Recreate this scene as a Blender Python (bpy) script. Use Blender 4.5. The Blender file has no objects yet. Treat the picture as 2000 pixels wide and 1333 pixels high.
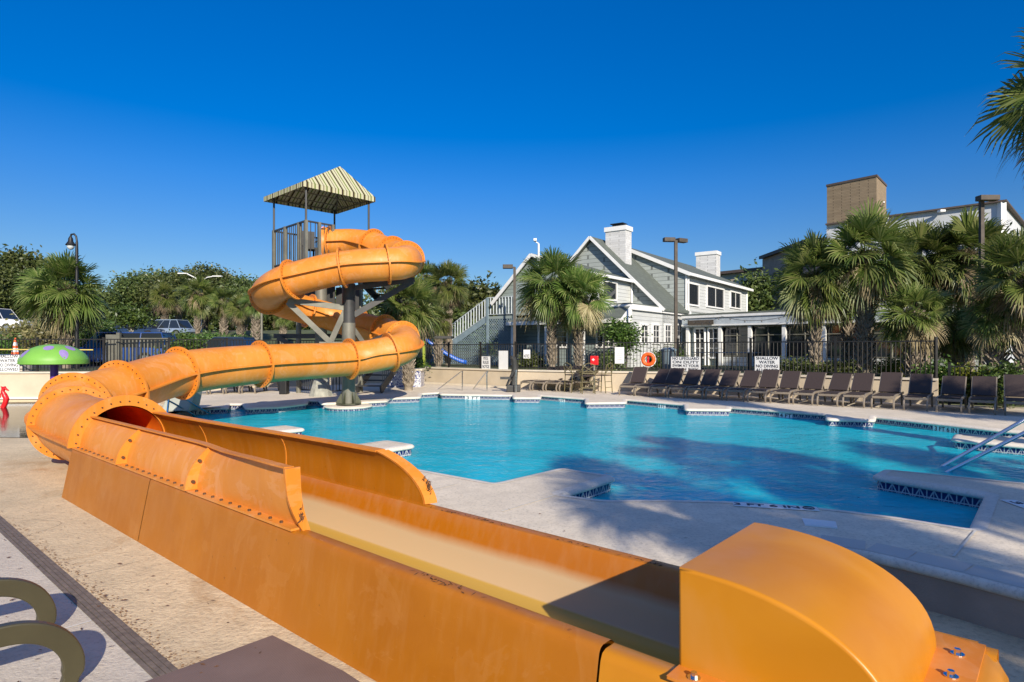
import bpy, bmesh, math, random
from mathutils import Vector, Matrix
from mathutils.geometry import tessellate_polygon
R = math.radians
S = bpy.context.scene
COL = S.collection
H = 1.9            # eye height above the low patio
DZ = 0.33          # level of the pool deck
WZ = 0.155         # water level

# ------------------------------------------------------------ camera, sky, sun
cam = bpy.data.cameras.new('camera'); camo = bpy.data.objects.new('camera', cam); COL.objects.link(camo)
camo.location = (0, 0, H); camo.rotation_euler = (R(90), 0, 0)
cam.sensor_width = 36; cam.lens = 21.6; cam.shift_y = 0.007; cam.clip_end = 4000; cam.clip_start = 0.05
S.camera = camo
S.render.resolution_x = 1024; S.render.resolution_y = 682
S.view_settings.view_transform = 'Standard'; S.view_settings.look = 'None'
S.view_settings.exposure = 0.70; S.view_settings.gamma = 1
SUNDIR = Vector((-.565, 1.71, -.9)).normalized()
SUN_EL = math.asin(-SUNDIR.z)
w = bpy.data.worlds.new('World'); S.world = w; w.use_nodes = True
nt = w.node_tree; bg = nt.nodes['Background']
sky = nt.nodes.new('ShaderNodeTexSky'); sky.sky_type = 'NISHITA'; sky.sun_disc = False
sky.sun_elevation = SUN_EL; sky.sun_rotation = math.atan2(-SUNDIR.x, -SUNDIR.y)
sky.air_density = 1.0; sky.dust_density = 0.0; sky.ozone_density = 4.0
hsv = nt.nodes.new('ShaderNodeHueSaturation'); hsv.inputs['Hue'].default_value = .514
# sky graded by elevation: deep blue low down, brightened and paled overhead as added fill
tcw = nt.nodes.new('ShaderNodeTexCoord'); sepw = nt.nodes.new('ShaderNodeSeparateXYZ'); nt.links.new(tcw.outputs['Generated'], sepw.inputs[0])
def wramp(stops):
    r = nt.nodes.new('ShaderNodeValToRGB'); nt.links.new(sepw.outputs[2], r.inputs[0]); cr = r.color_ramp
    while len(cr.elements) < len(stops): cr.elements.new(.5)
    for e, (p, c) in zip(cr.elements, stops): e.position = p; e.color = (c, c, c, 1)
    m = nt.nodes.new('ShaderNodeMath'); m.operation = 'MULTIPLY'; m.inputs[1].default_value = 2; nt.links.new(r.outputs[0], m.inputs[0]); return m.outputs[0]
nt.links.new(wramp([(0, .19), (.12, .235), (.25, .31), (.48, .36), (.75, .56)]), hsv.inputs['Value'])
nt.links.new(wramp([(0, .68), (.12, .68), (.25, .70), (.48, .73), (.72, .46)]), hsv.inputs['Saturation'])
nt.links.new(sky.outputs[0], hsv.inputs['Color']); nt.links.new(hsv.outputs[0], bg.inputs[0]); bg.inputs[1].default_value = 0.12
sun = bpy.data.lights.new('sun', 'SUN'); sun.energy = 3.9; sun.angle = R(0.5); sun.color = (1.0, .90, .76)
suno = bpy.data.objects.new('sun', sun); COL.objects.link(suno)
suno.rotation_euler = SUNDIR.to_track_quat('-Z', 'Y').to_euler(); suno.location = (3, -8, 12)

# ------------------------------------------------------------ helpers
def at(px, Y, z=0.0): return Vector(((px-1000)/1200*Y, Y, z))
def G(px, py, z=0.0):
    Y = 1200*(H-z)/(py-680); return Vector(((px-1000)/1200*Y, Y, z))
def PY(px, py, Y): return Vector(((px-1000)/1200*Y, Y, H-(py-680)/1200*Y))
DX, DY = .754, -.657
def TN(t, n, z=0.0): return Vector((DX*t-DY*n, DY*t+DX*n, z))
def sm(a, b, x):
    x = max(0, min(1, (x-a)/(b-a))); return x*x*(3-2*x)

def tag(o, label=None, cat=None, group=None, kind=None):
    if label: o['label'] = label
    if cat: o['category'] = cat
    if group: o['group'] = group
    if kind: o['kind'] = kind
    return o
def empty(name, loc=(0, 0, 0), rz=0, label=None, cat=None, group=None):
    o = bpy.data.objects.new(name, None); COL.objects.link(o); o.location = loc; o.rotation_euler.z = rz
    o.empty_display_size = .2
    return tag(o, label, cat, group)
def kids(o): return [c for c in bpy.data.objects if c.parent is o]
def copy_tree(o, parent=None):
    c = o.copy(); COL.objects.link(c); c.parent = parent
    for ch in kids(o): copy_tree(ch, c)
    return c

class MB:
    def __init__(s): s.v = []; s.f = []; s.m = []; s.uv = None
    def add(s, vs, fs, m=0):
        b = len(s.v); s.v += [tuple(v) for v in vs]; s.f += [tuple(b+i for i in f) for f in fs]; s.m += [m]*len(fs); return s
    def box(s, c, sz, rz=0, m=0, mat=None):
        hx, hy, hz = sz[0]/2, sz[1]/2, sz[2]/2
        pts = [Vector((x, y, z)) for z in (-hz, hz) for y in (-hy, hy) for x in (-hx, hx)]
        M = mat if mat is not None else Matrix.Rotation(rz, 3, 'Z')
        pts = [M @ p + Vector(c) for p in pts]
        return s.add(pts, [(0, 2, 3, 1), (4, 5, 7, 6), (0, 1, 5, 4), (2, 6, 7, 3), (0, 4, 6, 2), (1, 3, 7, 5)], m)
    def bar(s, a, b, w, h=None, m=0, up=Vector((0, 0, 1))):
        a, b = Vector(a), Vector(b); h = h or w; d = b-a; L = d.length
        if L < 1e-6: return s
        d.normalize(); u = Vector(up)
        if abs(d.dot(u)) > .98: u = Vector((1, 0, 0))
        x = d.cross(u).normalized(); z = x.cross(d)
        M = Matrix((x, d, z)).transposed()
        return s.box((a+b)/2, (w, L, h), mat=M, m=m)
    def tube(s, pts, r, seg=8, m=0, caps=True, closed=False):
        pts = [Vector(p) for p in pts]; n = len(pts)
        rr = r if isinstance(r, (list, tuple)) else [r]*n
        rings = []; prev = None
        for i, p in enumerate(pts):
            if closed: d = pts[(i+1) % n]-pts[i-1]
            else: d = pts[min(i+1, n-1)]-pts[max(i-1, 0)]
            d.normalize()
            if prev is None:
                u = Vector((0, 0, 1)) if abs(d.z) < .9 else Vector((1, 0, 0))
                x = d.cross(u).normalized()
            else:
                x = (prev-d*prev.dot(d)).normalized()
            prev = x; y = x.cross(d)
            rings.append([p+(x*math.cos(k*2*math.pi/seg)+y*math.sin(k*2*math.pi/seg))*rr[i] for k in range(seg)])
        vs = [q for rg in rings for q in rg]; fs = []
        for i in range(n if closed else n-1):
            j = (i+1) % n
            for k in range(seg):
                k2 = (k+1) % seg; fs.append((i*seg+k, i*seg+k2, j*seg+k2, j*seg+k))
        if caps and not closed:
            fs.append(tuple(range(seg))[::-1]); fs.append(tuple((n-1)*seg+k for k in range(seg)))
        return s.add(vs, fs, m)
    def lathe(s, prof, c=(0, 0, 0), seg=24, m=0):
        c = Vector(c); vs = []; fs = []
        for r, z in prof:
            for k in range(seg):
                a = k*2*math.pi/seg; vs.append(c+Vector((r*math.cos(a), r*math.sin(a), z)))
        for i in range(len(prof)-1):
            for k in range(seg):
                k2 = (k+1) % seg; fs.append((i*seg+k, i*seg+k2, (i+1)*seg+k2, (i+1)*seg+k))
        return s.add(vs, fs, m)
    def prism(s, poly, z0, z1, m=0, ms=None):
        n = len(poly); vs = [(p[0], p[1], z0) for p in poly]+[(p[0], p[1], z1) for p in poly]
        s.add(vs, [tuple(range(n))[::-1], tuple(range(n, 2*n))], m)
        return s.add(vs, [(i, (i+1) % n, n+(i+1) % n, n+i) for i in range(n)], m if ms is None else ms)
    def poly(s, pts, m=0): return s.add(pts, [tuple(range(len(pts)))], m)
    def thick(s, pts, off, m=0):
        """flat polygon given a thickness along vector off"""
        n = len(pts); off = Vector(off); a = [Vector(p) for p in pts]; b = [p+off for p in a]
        return s.add(a+b, [tuple(range(n))[::-1], tuple(range(n, 2*n))]+[(i, (i+1) % n, n+(i+1) % n, n+i) for i in range(n)], m)
    def xf(s, M):
        s.v = [tuple(M @ Vector(v)) for v in s.v]; return s
    def build(s, name, mats, parent=None, smooth=False, bevel=0, fix=True, angle=40):
        me = bpy.data.meshes.new(name); me.from_pydata(s.v, [], s.f)
        if not isinstance(mats, (list, tuple)): mats = [mats]
        for m in mats: me.materials.append(m)
        me.polygons.foreach_set('material_index', s.m)
        if fix:
            bm = bmesh.new(); bm.from_mesh(me); bmesh.ops.recalc_face_normals(bm, faces=bm.faces); bm.to_mesh(me); bm.free()
        if smooth:
            me.polygons.foreach_set('use_smooth', [True]*len(me.polygons))
            try: me.set_sharp_from_angle(angle=R(angle))
            except Exception: pass
        me.update()
        o = bpy.data.objects.new(name, me); COL.objects.link(o); o.parent = parent
        if bevel:
            b = o.modifiers.new('bevel', 'BEVEL'); b.width = bevel; b.segments = 2; b.limit_method = 'ANGLE'; b.angle_limit = R(50)
        return o

# ------------------------------------------------------------ materials
class NT:
    def __init__(s, name):
        s.m = bpy.data.materials.new(name); s.m.use_nodes = True; s.t = s.m.node_tree
        s.b = s.t.nodes['Principled BSDF']; s.out = s.t.nodes['Material Output']
    def n(s, typ, **k):
        nd = s.t.nodes.new('ShaderNode'+typ)
        for a, b in k.items():
            if hasattr(nd, a): setattr(nd, a, b)
            else: nd.inputs[a.replace('_', ' ')].default_value = b
        return nd
    def l(s, a, b): s.t.links.new(a, b)
    def coord(s, kind='Object', scale=(1, 1, 1)):
        tc = s.n('TexCoord'); mp = s.n('Mapping'); s.l(tc.outputs[kind], mp.inputs[0]); mp.inputs['Scale'].default_value = scale
        return mp.outputs[0]
    def noise(s, vec, scale, detail=4, rough=.55, dist=0):
        nd = s.n('TexNoise'); s.l(vec, nd.inputs['Vector']); nd.inputs['Scale'].default_value = scale
        nd.inputs['Detail'].default_value = detail; nd.inputs['Roughness'].default_value = rough; nd.inputs['Distortion'].default_value = dist
        return nd.outputs['Fac']
    def ramp(s, fac, stops, interp='LINEAR'):
        nd = s.n('ValToRGB'); s.l(fac, nd.inputs[0]); cr = nd.color_ramp; cr.interpolation = interp
        while len(cr.elements) < len(stops): cr.elements.new(.5)
        for e, (p, c) in zip(cr.elements, stops):
            e.position = p; e.color = (c[0], c[1], c[2], 1) if not isinstance(c, (int, float)) else (c, c, c, 1)
        return nd.outputs[0]
    def mix(s, fac, a, b, mode='MIX'):
        nd = s.n('MixRGB', blend_type=mode)
        for i, x in enumerate((fac, a, b)):
            if hasattr(x, 'is_linked'): s.l(x, nd.inputs[i])
            else: nd.inputs[i].default_value = x if i == 0 else (x[0], x[1], x[2], 1)
        return nd.outputs[0]
    def math(s, op, a, b=0.0, c=0.0):
        nd = s.n('Math', operation=op)
        for i, x in enumerate((a, b, c)):
            if hasattr(x, 'is_linked'): s.l(x, nd.inputs[i])
            else: nd.inputs[i].default_value = x
        return nd.outputs[0]
    def bump(s, h, strength=.3, dist=.02):
        nd = s.n('Bump'); s.l(h, nd.inputs['Height']); nd.inputs['Strength'].default_value = strength; nd.inputs['Distance'].default_value = dist
        s.l(nd.outputs[0], s.b.inputs['Normal']); return nd.outputs[0]
    def base(s, c):
        if hasattr(c, 'is_linked'): s.l(c, s.b.inputs['Base Color'])
        else: s.b.inputs['Base Color'].default_value = (c[0], c[1], c[2], 1)
    def rough(s, r):
        if hasattr(r, 'is_linked'): s.l(r, s.b.inputs['Roughness'])
        else: s.b.inputs['Roughness'].default_value = r

def simple(name, c, rough=.6, metal=0, var=.15, scale=4, bump=0, bscale=40):
    t = NT(name); v = t.coord()
    f = t.noise(v, scale, 5)
    lo = tuple(x*(1-var) for x in c); hi = tuple(min(1, x*(1+var)) for x in c)
    t.base(t.ramp(f, [(.3, lo), (.7, hi)])); t.rough(rough); t.b.inputs['Metallic'].default_value = metal
    if bump: t.bump(t.noise(v, bscale, 4), bump, .01)
    return t.m
def mat_gelcoat(name, c1, c2, fade=(.78, .42, .24), rough=.42):
    t = NT(name); v = t.coord('Object')
    big = t.noise(v, .9, 5, .6, .6); fine = t.noise(v, 9, 6, .65)
    streak = t.noise(t.coord('Object', (5, 5, .35)), 2.2, 4, .6)
    col = t.ramp(big, [(.32, c1), (.68, c2)])
    col = t.mix(t.ramp(streak, [(.5, 0), (.8, .35)]), col, fade)
    col = t.mix(t.ramp(fine, [(.6, 0), (.85, .25)]), col, (fade[0]*.8, fade[1]*.7, fade[2]*.5))
    chalk = t.noise(v, 1.7, 9, .62, .9)
    col = t.mix(t.ramp(chalk, [(.575, 0), (.59, .22), (.68, .05)]), col, fade)
    scr = t.noise(t.coord('Object', (1.2, 1.2, 26)), 3.2, 3, .5, .2)
    col = t.mix(t.ramp(scr, [(.70, 0), (.715, .30), (.73, 0)]), col, tuple(min(1, q*1.35) for q in fade))
    spot = t.noise(v, 22, 3, .5); col = t.mix(t.ramp(spot, [(.72, 0), (.76, .5)]), col, tuple(q*.35 for q in c1))
    t.base(col)
    t.rough(t.ramp(t.noise(v, 3, 5), [(.3, rough-.08), (.7, rough+.15)]))
    t.b.inputs['Specular IOR Level'].default_value = .38
    t.bump(t.noise(v, 2.5, 3), .12, .03)
    return t.m
def mat_concrete(name, c, speck=.5, patch=None, scale=60, bump=.35, size=.012, wear=.25):
    t = NT(name); v = t.coord('Object')
    big = t.noise(v, .55, 6, .6, .4); mid = t.noise(v, 5, 6, .7)
    vor = t.n('TexVoronoi'); t.l(v, vor.inputs['Vector']); vor.inputs['Scale'].default_value = scale
    fine = t.noise(v, scale*.8, 5, .7)
    d = tuple(x*(1-wear) for x in c); h = tuple(min(1, x*(1+wear*.55)) for x in c)
    col = t.ramp(big, [(.3, d), (.62, h)])
    col = t.mix(t.ramp(mid, [(.38, .45), (.6, 0)]), col, tuple(x*.72 for x in c))
    col = t.mix(t.ramp(fine, [(.33, speck), (.5, 0)]), col, tuple(x*.42 for x in c))
    if patch: col = t.mix(t.ramp(t.noise(v, .8, 5, .65, 1.2), [(.56, 0), (.7, .7)]), col, patch)
    t.base(col); t.rough(.88)
    hgt = t.mix(.5, fine, mid)
    t.bump(hgt, bump, size)
    return t.m
def mat_leaf(name, c1, c2, c3, trans=.25, rough=.45):
    t = NT(name)
    g = t.n('NewGeometry'); oi = t.n('ObjectInfo')
    col = t.ramp(g.outputs['Random Per Island'], [(0, c1), (.5, c2), (1, c3)])
    hs = t.n('HueSaturation'); t.l(col, hs.inputs['Color'])
    t.l(t.math('MULTIPLY_ADD', oi.outputs['Random'], .035, .4825), hs.inputs['Hue'])
    t.l(t.math('MULTIPLY_ADD', oi.outputs['Random'], .45, .78), hs.inputs['Value'])
    t.base(hs.outputs[0]); t.rough(rough)
    tr = t.n('BsdfTranslucent'); t.l(hs.outputs[0], tr.inputs[0])
    mx = t.n('MixShader'); mx.inputs[0].default_value = trans
    t.l(t.b.outputs[0], mx.inputs[1]); t.l(tr.outputs[0], mx.inputs[2]); t.l(mx.outputs[0], t.out.inputs[0])
    return t.m

M = {}
M['orange'] = mat_gelcoat('orange_gelcoat', (.60, .20, .018), (.70, .275, .045), (.76, .40, .21))
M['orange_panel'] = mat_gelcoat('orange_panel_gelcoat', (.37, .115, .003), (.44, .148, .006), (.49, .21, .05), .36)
M['orange_pale'] = mat_gelcoat('orange_flange_gelcoat', (.62, .19, .014), (.70, .25, .028), (.74, .36, .15), .5)
def mat_box():
    t = NT('ochre_gelcoat'); v = t.coord()
    col = t.ramp(t.noise(v, 1.6, 4, .5, .5), [(.35, (.50, .18, .002)), (.6, (.56, .215, .005)), (.75, (.57, .24, .03))])
    t.base(col); t.rough(t.ramp(t.noise(v, 5, 4), [(.3, .28), (.7, .45)])); t.bump(t.noise(v, 90, 3), .05, .004)
    return t.m
M['ochre'] = mat_box()
def mat_trough():
    t = NT('worn_trough_gelcoat'); tc = t.n('TexCoord'); sp = t.n('SeparateXYZ'); t.l(tc.outputs['Object'], sp.inputs[0])
    v = t.coord()
    nz = t.noise(v, 1.2, 4); z = t.math('ADD', sp.outputs[2], t.math('MULTIPLY', t.math('SUBTRACT', nz, .5), .07))
    f = t.ramp(z, [(.40, (.56, .39, .21)), (.47, (.46, .14, .005))])
    f2 = t.mix(t.ramp(t.noise(t.coord('Object', (6, 6, .6)), 2, 5), [(.45, 0), (.75, .14)]), f, (.58, .38, .2))
    fl = t.ramp(sp.outputs[2], [(.234, (.50, .30, .05)), (.245, (.56, .39, .21))])
    col = t.mix(t.math('GREATER_THAN', sp.outputs[2], .2451), fl, f2)
    t.base(col); t.rough(.3); return t.m
M['trough'] = mat_trough()
M['lining'] = simple('red_tube_lining', (.92, .19, .012), .35, 0, .15, 2)
M['patio'] = mat_concrete('rough_tan_concrete', (.68, .54, .34), .5, (.42, .27, .13), 30, .9, .03, .18)
M['slab'] = mat_concrete('pale_slab_concrete', (.60, .53, .43), .4, None, 40, .8, .02, .14)
M['deck'] = mat_concrete('sprayed_deck_concrete', (.74, .64, .49), .5, None, 38, .5, .014, .16)
M['coping'] = mat_concrete('cast_coping', (.74, .67, .56), .35, None, 50, .3, .008, .15)
M['wall'] = simple('cream_stucco', (.55, .46, .33), .9, 0, .12, 1.2, .3, 60)
M['wallcap'] = simple('cream_wall_cap', (.62, .55, .43), .8, 0, .1, 2)
M['darkwall'] = simple('brown_stucco', (.42, .29, .21), .9, 0, .18, 2, .4, 70)
M['fence'] = simple('dark_bronze_metal', (.035, .032, .03), .45, .3, .2, 8)
M['steel'] = simple('grey_painted_steel', (.17, .165, .13), .5, .2, .22, 3, .1, 30)
M['dsteel'] = simple('dark_grey_steel', (.05, .05, .048), .5, .2, .2, 3)
M['chrome'] = simple('polished_steel', (.72, .72, .70), .18, 1, .05, 3)
M['joint'] = simple('expansion_strip', (.15, .12, .095), .7, 0, .3, 20)
M['caulk'] = simple('joint_sealant', (.6, .57, .5), .6)
M['mesh'] = simple('brown_sling_fabric', (.042, .028, .025), .75, 0, .15, 40, .4, 300)
M['lounge'] = simple('taupe_resin', (.24, .20, .15), .5, 0, .12, 5)
M['olive'] = simple('olive_resin', (.13, .11, .05), .42, 0, .15, 5)
M['white'] = simple('white_paint', (.78, .78, .75), .5, 0, .05, 3)
M['black'] = simple('black_paint', (.012, .012, .012), .45)
M['text'] = simple('dark_lettering', (.02, .025, .04), .6)
M['red'] = simple('red_plastic', (.65, .012, .015), .35)
M['ring'] = simple('orange_foam', (.85, .12, .01), .5)
M['green'] = simple('lime_paint', (.18, .42, .06), .5, 0, .08, 2)
M['purple'] = simple('purple_paint', (.10, .03, .28), .4)
M['violet'] = simple('violet_dots', (.30, .22, .48), .5)
M['glass'] = NT('window_glass').m
_g = M['glass'].node_tree.nodes['Principled BSDF']; _g.inputs['Base Color'].default_value = (.02, .025, .03, 1); _g.inputs['Roughness'].default_value = .04
_g.inputs['Specular IOR Level'].default_value = .8
M['pole'] = simple('brown_weathered_pole', (.075, .06, .045), .7, 0, .25, 6)
M['rust'] = simple('rust_scuffs', (.10, .045, .02), .9, 0, .4, 20)

def mat_mat():
    t = NT('woven_brown_mat'); v = t.coord('Object', (1, 1, 1)); mp = t.n('Mapping'); t.l(v, mp.inputs[0]); mp.inputs['Rotation'].default_value = (0, 0, R(41))
    ck = t.n('TexChecker'); t.l(mp.outputs[0], ck.inputs[0]); ck.inputs['Scale'].default_value = 150
    c = t.ramp(t.noise(v, 2, 5), [(.3, (.17, .115, .095)), (.7, (.235, .165, .14))])
    t.base(t.mix(t.math('MULTIPLY', ck.outputs['Fac'], .55), c, (.08, .055, .05))); t.rough(.75)
    t.bump(ck.outputs['Fac'], .3, .003); return t.m
M['mat'] = mat_mat()
def mat_tile():
    t = NT('blue_white_pool_tile'); uv = t.n('UVMap'); sp = t.n('SeparateXYZ'); t.l(uv.outputs[0], sp.inputs[0])
    u = t.math('FRACT', t.math('DIVIDE', sp.outputs[0], .15)); v = t.math('DIVIDE', sp.outputs[1], .15)
    tri = t.math('ABSOLUTE', t.math('SUBTRACT', t.math('MULTIPLY', u, 2), 1))
    vv = t.math('FRACT', v)
    d1 = t.math('LESS_THAN', t.math('ABSOLUTE', t.math('SUBTRACT', tri, vv)), .10)
    d2 = t.math('LESS_THAN', t.math('ABSOLUTE', t.math('SUBTRACT', u, .5)), .04)
    d3 = t.math('LESS_THAN', t.math('MINIMUM', u, vv), .05)
    d4 = t.math('LESS_THAN', t.math('ABSOLUTE', t.math('SUBTRACT', vv, .42)), .05)
    ln = t.math('MAXIMUM', t.math('MAXIMUM', d1, d2), t.math('MAXIMUM', d3, d4))
    t.base(t.mix(ln, (.010, .016, .10), (.46, .47, .47))); t.rough(.2); return t.m
M['tile'] = mat_tile()
def mat_tile2():
    t = NT('blue_pattern_planter_tile'); v = t.coord('Object')
    a = t.noise(v, 9, 2, .5, 2.5)
    t.base(t.ramp(a, [(.44, (.03, .05, .22)), (.5, (.6, .6, .6))])); t.rough(.3); return t.m
M['ptile'] = mat_tile2()
M['plaster'] = simple('turquoise_pool_plaster', (.12, .70, .80), .8, 0, .10, .6)
def mat_water(name, tint, bs=2.2, strength=.25, mixf=1.0, milk=None):
    t = NT(name); v = t.coord('Object')
    h = t.mix(.45, t.noise(t.coord('Object', (1, 1.6, 1)), bs, 3, .5, .4), t.noise(v, bs*3.4, 3, .55, .3))
    bp = t.n('Bump'); t.l(h, bp.inputs['Height']); bp.inputs['Strength'].default_value = strength; bp.inputs['Distance'].default_value = .06
    tr = t.n('BsdfTransparent'); tr.inputs[0].default_value = (*tint, 1)
    gl = t.n('BsdfGlossy'); gl.inputs['Roughness'].default_value = .03; t.l(bp.outputs[0], gl.inputs['Normal'])
    fr = t.n('Fresnel'); fr.inputs['IOR'].default_value = 1.33; t.l(bp.outputs[0], fr.inputs['Normal'])
    mx = t.n('MixShader'); t.l(t.math('MULTIPLY', fr.outputs[0], mixf), mx.inputs[0]); t.l(tr.outputs[0], mx.inputs[1]); t.l(gl.outputs[0], mx.inputs[2])
    sh = mx.outputs[0]
    if milk:
        df = t.n('BsdfDiffuse'); t.l(bp.outputs[0], df.inputs['Normal']); t.l(t.ramp(t.noise(t.coord('Object', (.5, 1, 1)), 1.4, 5, .6, .8), [(.3, tuple(q*.82 for q in milk)), (.75, tuple(min(1, q*1.15+.01) for q in milk))]), df.inputs[0]); m2 = t.n('MixShader'); m2.inputs[0].default_value = .72
        t.l(tr.outputs[0], m2.inputs[1]); t.l(df.outputs[0], m2.inputs[2]); t.l(m2.outputs[0], mx.inputs[1])
    t.l(sh, t.out.inputs[0]); t.t.nodes.remove(t.b); return t.m
M['water'] = mat_water('pool_water', (.45, .85, .95), 1.8, .6, .6, (.015, .58, .73))
M['puddle'] = mat_water('splash_pad_water', (.62, .72, .70), 3, .06)
def mat_siding(name, c, period=.19):
    t = NT(name); tc = t.n('TexCoord'); sp = t.n('SeparateXYZ'); t.l(tc.outputs['Object'], sp.inputs[0])
    f = t.math('FRACT', t.math('DIVIDE', sp.outputs[2], period))
    ln = t.math('GREATER_THAN', f, .88)
    cc = t.ramp(t.noise(t.coord('Object', (1, 1, 5)), 1.5, 4), [(.3, tuple(x*.88 for x in c)), (.7, c)])
    t.base(t.mix(ln, cc, tuple(x*.45 for x in c))); t.rough(.7)
    t.bump(f, .5, .02); return t.m
M['siding'] = mat_siding('white_clapboard', (.60, .62, .60))
M['siding_g'] = mat_siding('green_grey_clapboard', (.28, .335, .32))
def mat_shingle(name, c, s=2.2, mort=.03):
    t = NT(name); tc = t.n('TexCoord')
    sp = t.n('SeparateXYZ'); t.l(tc.outputs['Object'], sp.inputs[0])
    cb = t.n('CombineXYZ'); t.l(t.math('ADD', sp.outputs[0], sp.outputs[1]), cb.inputs[0]); t.l(sp.outputs[2], cb.inputs[1])
    br = t.n('TexBrick'); t.l(cb.outputs[0], br.inputs[0]); br.inputs['Scale'].default_value = s
    br.inputs['Color1'].default_value = (*c, 1); br.inputs['Color2'].default_value = (*[x*.78 for x in c], 1); br.inputs['Mortar'].default_value = (*[x*.3 for x in c], 1)
    br.inputs['Mortar Size'].default_value = mort; br.inputs['Brick Width'].default_value = .9; br.inputs['Row Height'].default_value = .5
    t.base(t.mix(t.ramp(t.noise(t.coord(), 3, 5), [(.35, .35), (.65, 0)]), br.outputs[0], tuple(x*.6 for x in c))); t.rough(.85); t.bump(br.outputs['Fac'], -.3, .02); return t.m
M['shingle'] = mat_shingle('grey_shingle', (.42, .465, .44))
M['roof'] = mat_shingle('green_roof_shingle', (.13, .15, .125), 3.2, .01)
M['brick'] = mat_shingle('tan_brick', (.34, .255, .155), 5, .02)
M['wbrick'] = mat_shingle('white_painted_brick', (.70, .70, .68), 4, .012)
M['stucco'] = simple('white_grey_stucco', (.58, .60, .61), .85, 0, .06, .8)
M['hroof'] = simple('brown_hotel_roof', (.10, .075, .06), .7)
M['asphalt'] = simple('asphalt', (.05, .05, .052), .9, 0, .2, 3, .3, 60)
M['grass'] = simple('lawn', (.07, .085, .03), .95, 0, .4, 1.5, .8, 12)
M['leafp'] = mat_leaf('palm_leaf', (.065, .11, .02), (.135, .185, .038), (.25, .27, .09), .35, .42)
M['leafpd'] = mat_leaf('dry_palm_leaf', (.20, .155, .08), (.31, .25, .14), (.42, .35, .21), .25, .7)
M['leafo'] = mat_leaf('oak_leaf', (.04, .06, .016), (.09, .125, .028), (.165, .19, .06), .28)
M['leafh'] = mat_leaf('hedge_leaf', (.04, .08, .014), (.075, .14, .022), (.13, .20, .04), .25)
M['leafy'] = mat_leaf('yellow_shrub_leaf', (.10, .13, .015), (.16, .19, .02), (.24, .25, .03), .25)
M['leafg'] = mat_leaf('dry_grass_blades', (.09, .09, .03), (.16, .14, .05), (.24, .2, .09), .2)
M['bark'] = simple('oak_bark', (.10, .085, .065), .95, 0, .3, 8, .6, 30)
M['palmbark'] = simple('palm_boot_bark', (.23, .19, .14), .9, 0, .4, 9, .6, 30)
M['pbark'] = simple('pale_bark', (.38, .34, .28), .9, 0, .2, 6)
def paint(name, c, rough=.25):
    t = NT(name); t.base(c); t.rough(rough); t.b.inputs['Coat Weight'].default_value = .6; return t.m
M['carwhite'] = paint('white_car_paint', (.75, .75, .74)); M['carblue'] = paint('blue_car_paint', (.02, .06, .22))
M['cardark'] = paint('dark_car_paint', (.02, .035, .07)); M['carsilver'] = paint('silver_car_paint', (.22, .28, .37))
M['tyre'] = simple('tyre_rubber', (.015, .015, .015), .85); M['rim'] = simple('alloy_rim', (.5, .5, .5), .3, .8)
M['lampglass'] = simple('clear_lamp_glass', (.55, .6, .62), .1)
M['bluep'] = simple('blue_plastic', (.015, .12, .55), .35)
M['bin'] = simple('grey_blue_bin_plastic', (.14, .19, .22), .5)
# striped canvas
def mat_canvas():
    t = NT('green_striped_canvas'); tc = t.n('TexCoord'); sp = t.n('SeparateXYZ'); t.l(tc.outputs['UV'], sp.inputs[0])
    f = t.math('FRACT', t.math('DIVIDE', sp.outputs[0], .42))
    c = t.ramp(f, [(0, (.045, .02, .01)), (.13, (.62, .60, .38)), (.36, (.16, .22, .03)), (.47, (.60, .58, .36)), (.66, (.10, .06, .03)), (.72, (.62, .60, .40)), (.92, (.30, .30, .12))], 'CONSTANT')
    t.base(c); t.rough(.8)
    tr = t.n('BsdfTranslucent'); t.l(c, tr.inputs[0]); mx = t.n('MixShader'); mx.inputs[0].default_value = .2
    t.l(t.b.outputs[0], mx.inputs[1]); t.l(tr.outputs[0], mx.inputs[2]); t.l(mx.outputs[0], t.out.inputs[0]); return t.m
M['canvas'] = mat_canvas()

def text_mesh(name, s, size, mat, parent, loc, rot, w=None, ext=.002, spacing=1.0, bold=.0):
    cu = bpy.data.curves.new('txt', 'FONT'); cu.body = s; cu.size = size; cu.align_x = 'CENTER'; cu.align_y = 'CENTER'; cu.extrude = ext; cu.space_line = spacing; cu.offset = bold
    o = bpy.data.objects.new('txt', cu); COL.objects.link(o)
    dg = bpy.context.evaluated_depsgraph_get(); dg.update()
    me = bpy.data.meshes.new_from_object(o.evaluated_get(dg)); bpy.data.objects.remove(o)
    me.name = name; me.materials.clear(); me.materials.append(mat)
    if w:
        xs = [v.co.x for v in me.vertices]
        if xs:
            k = w/(max(xs)-min(xs))
            for v in me.vertices: v.co.x *= k
    t = bpy.data.objects.new(name, me); COL.objects.link(t); t.parent = parent; t.location = loc; t.rotation_euler = rot
    return t

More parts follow.
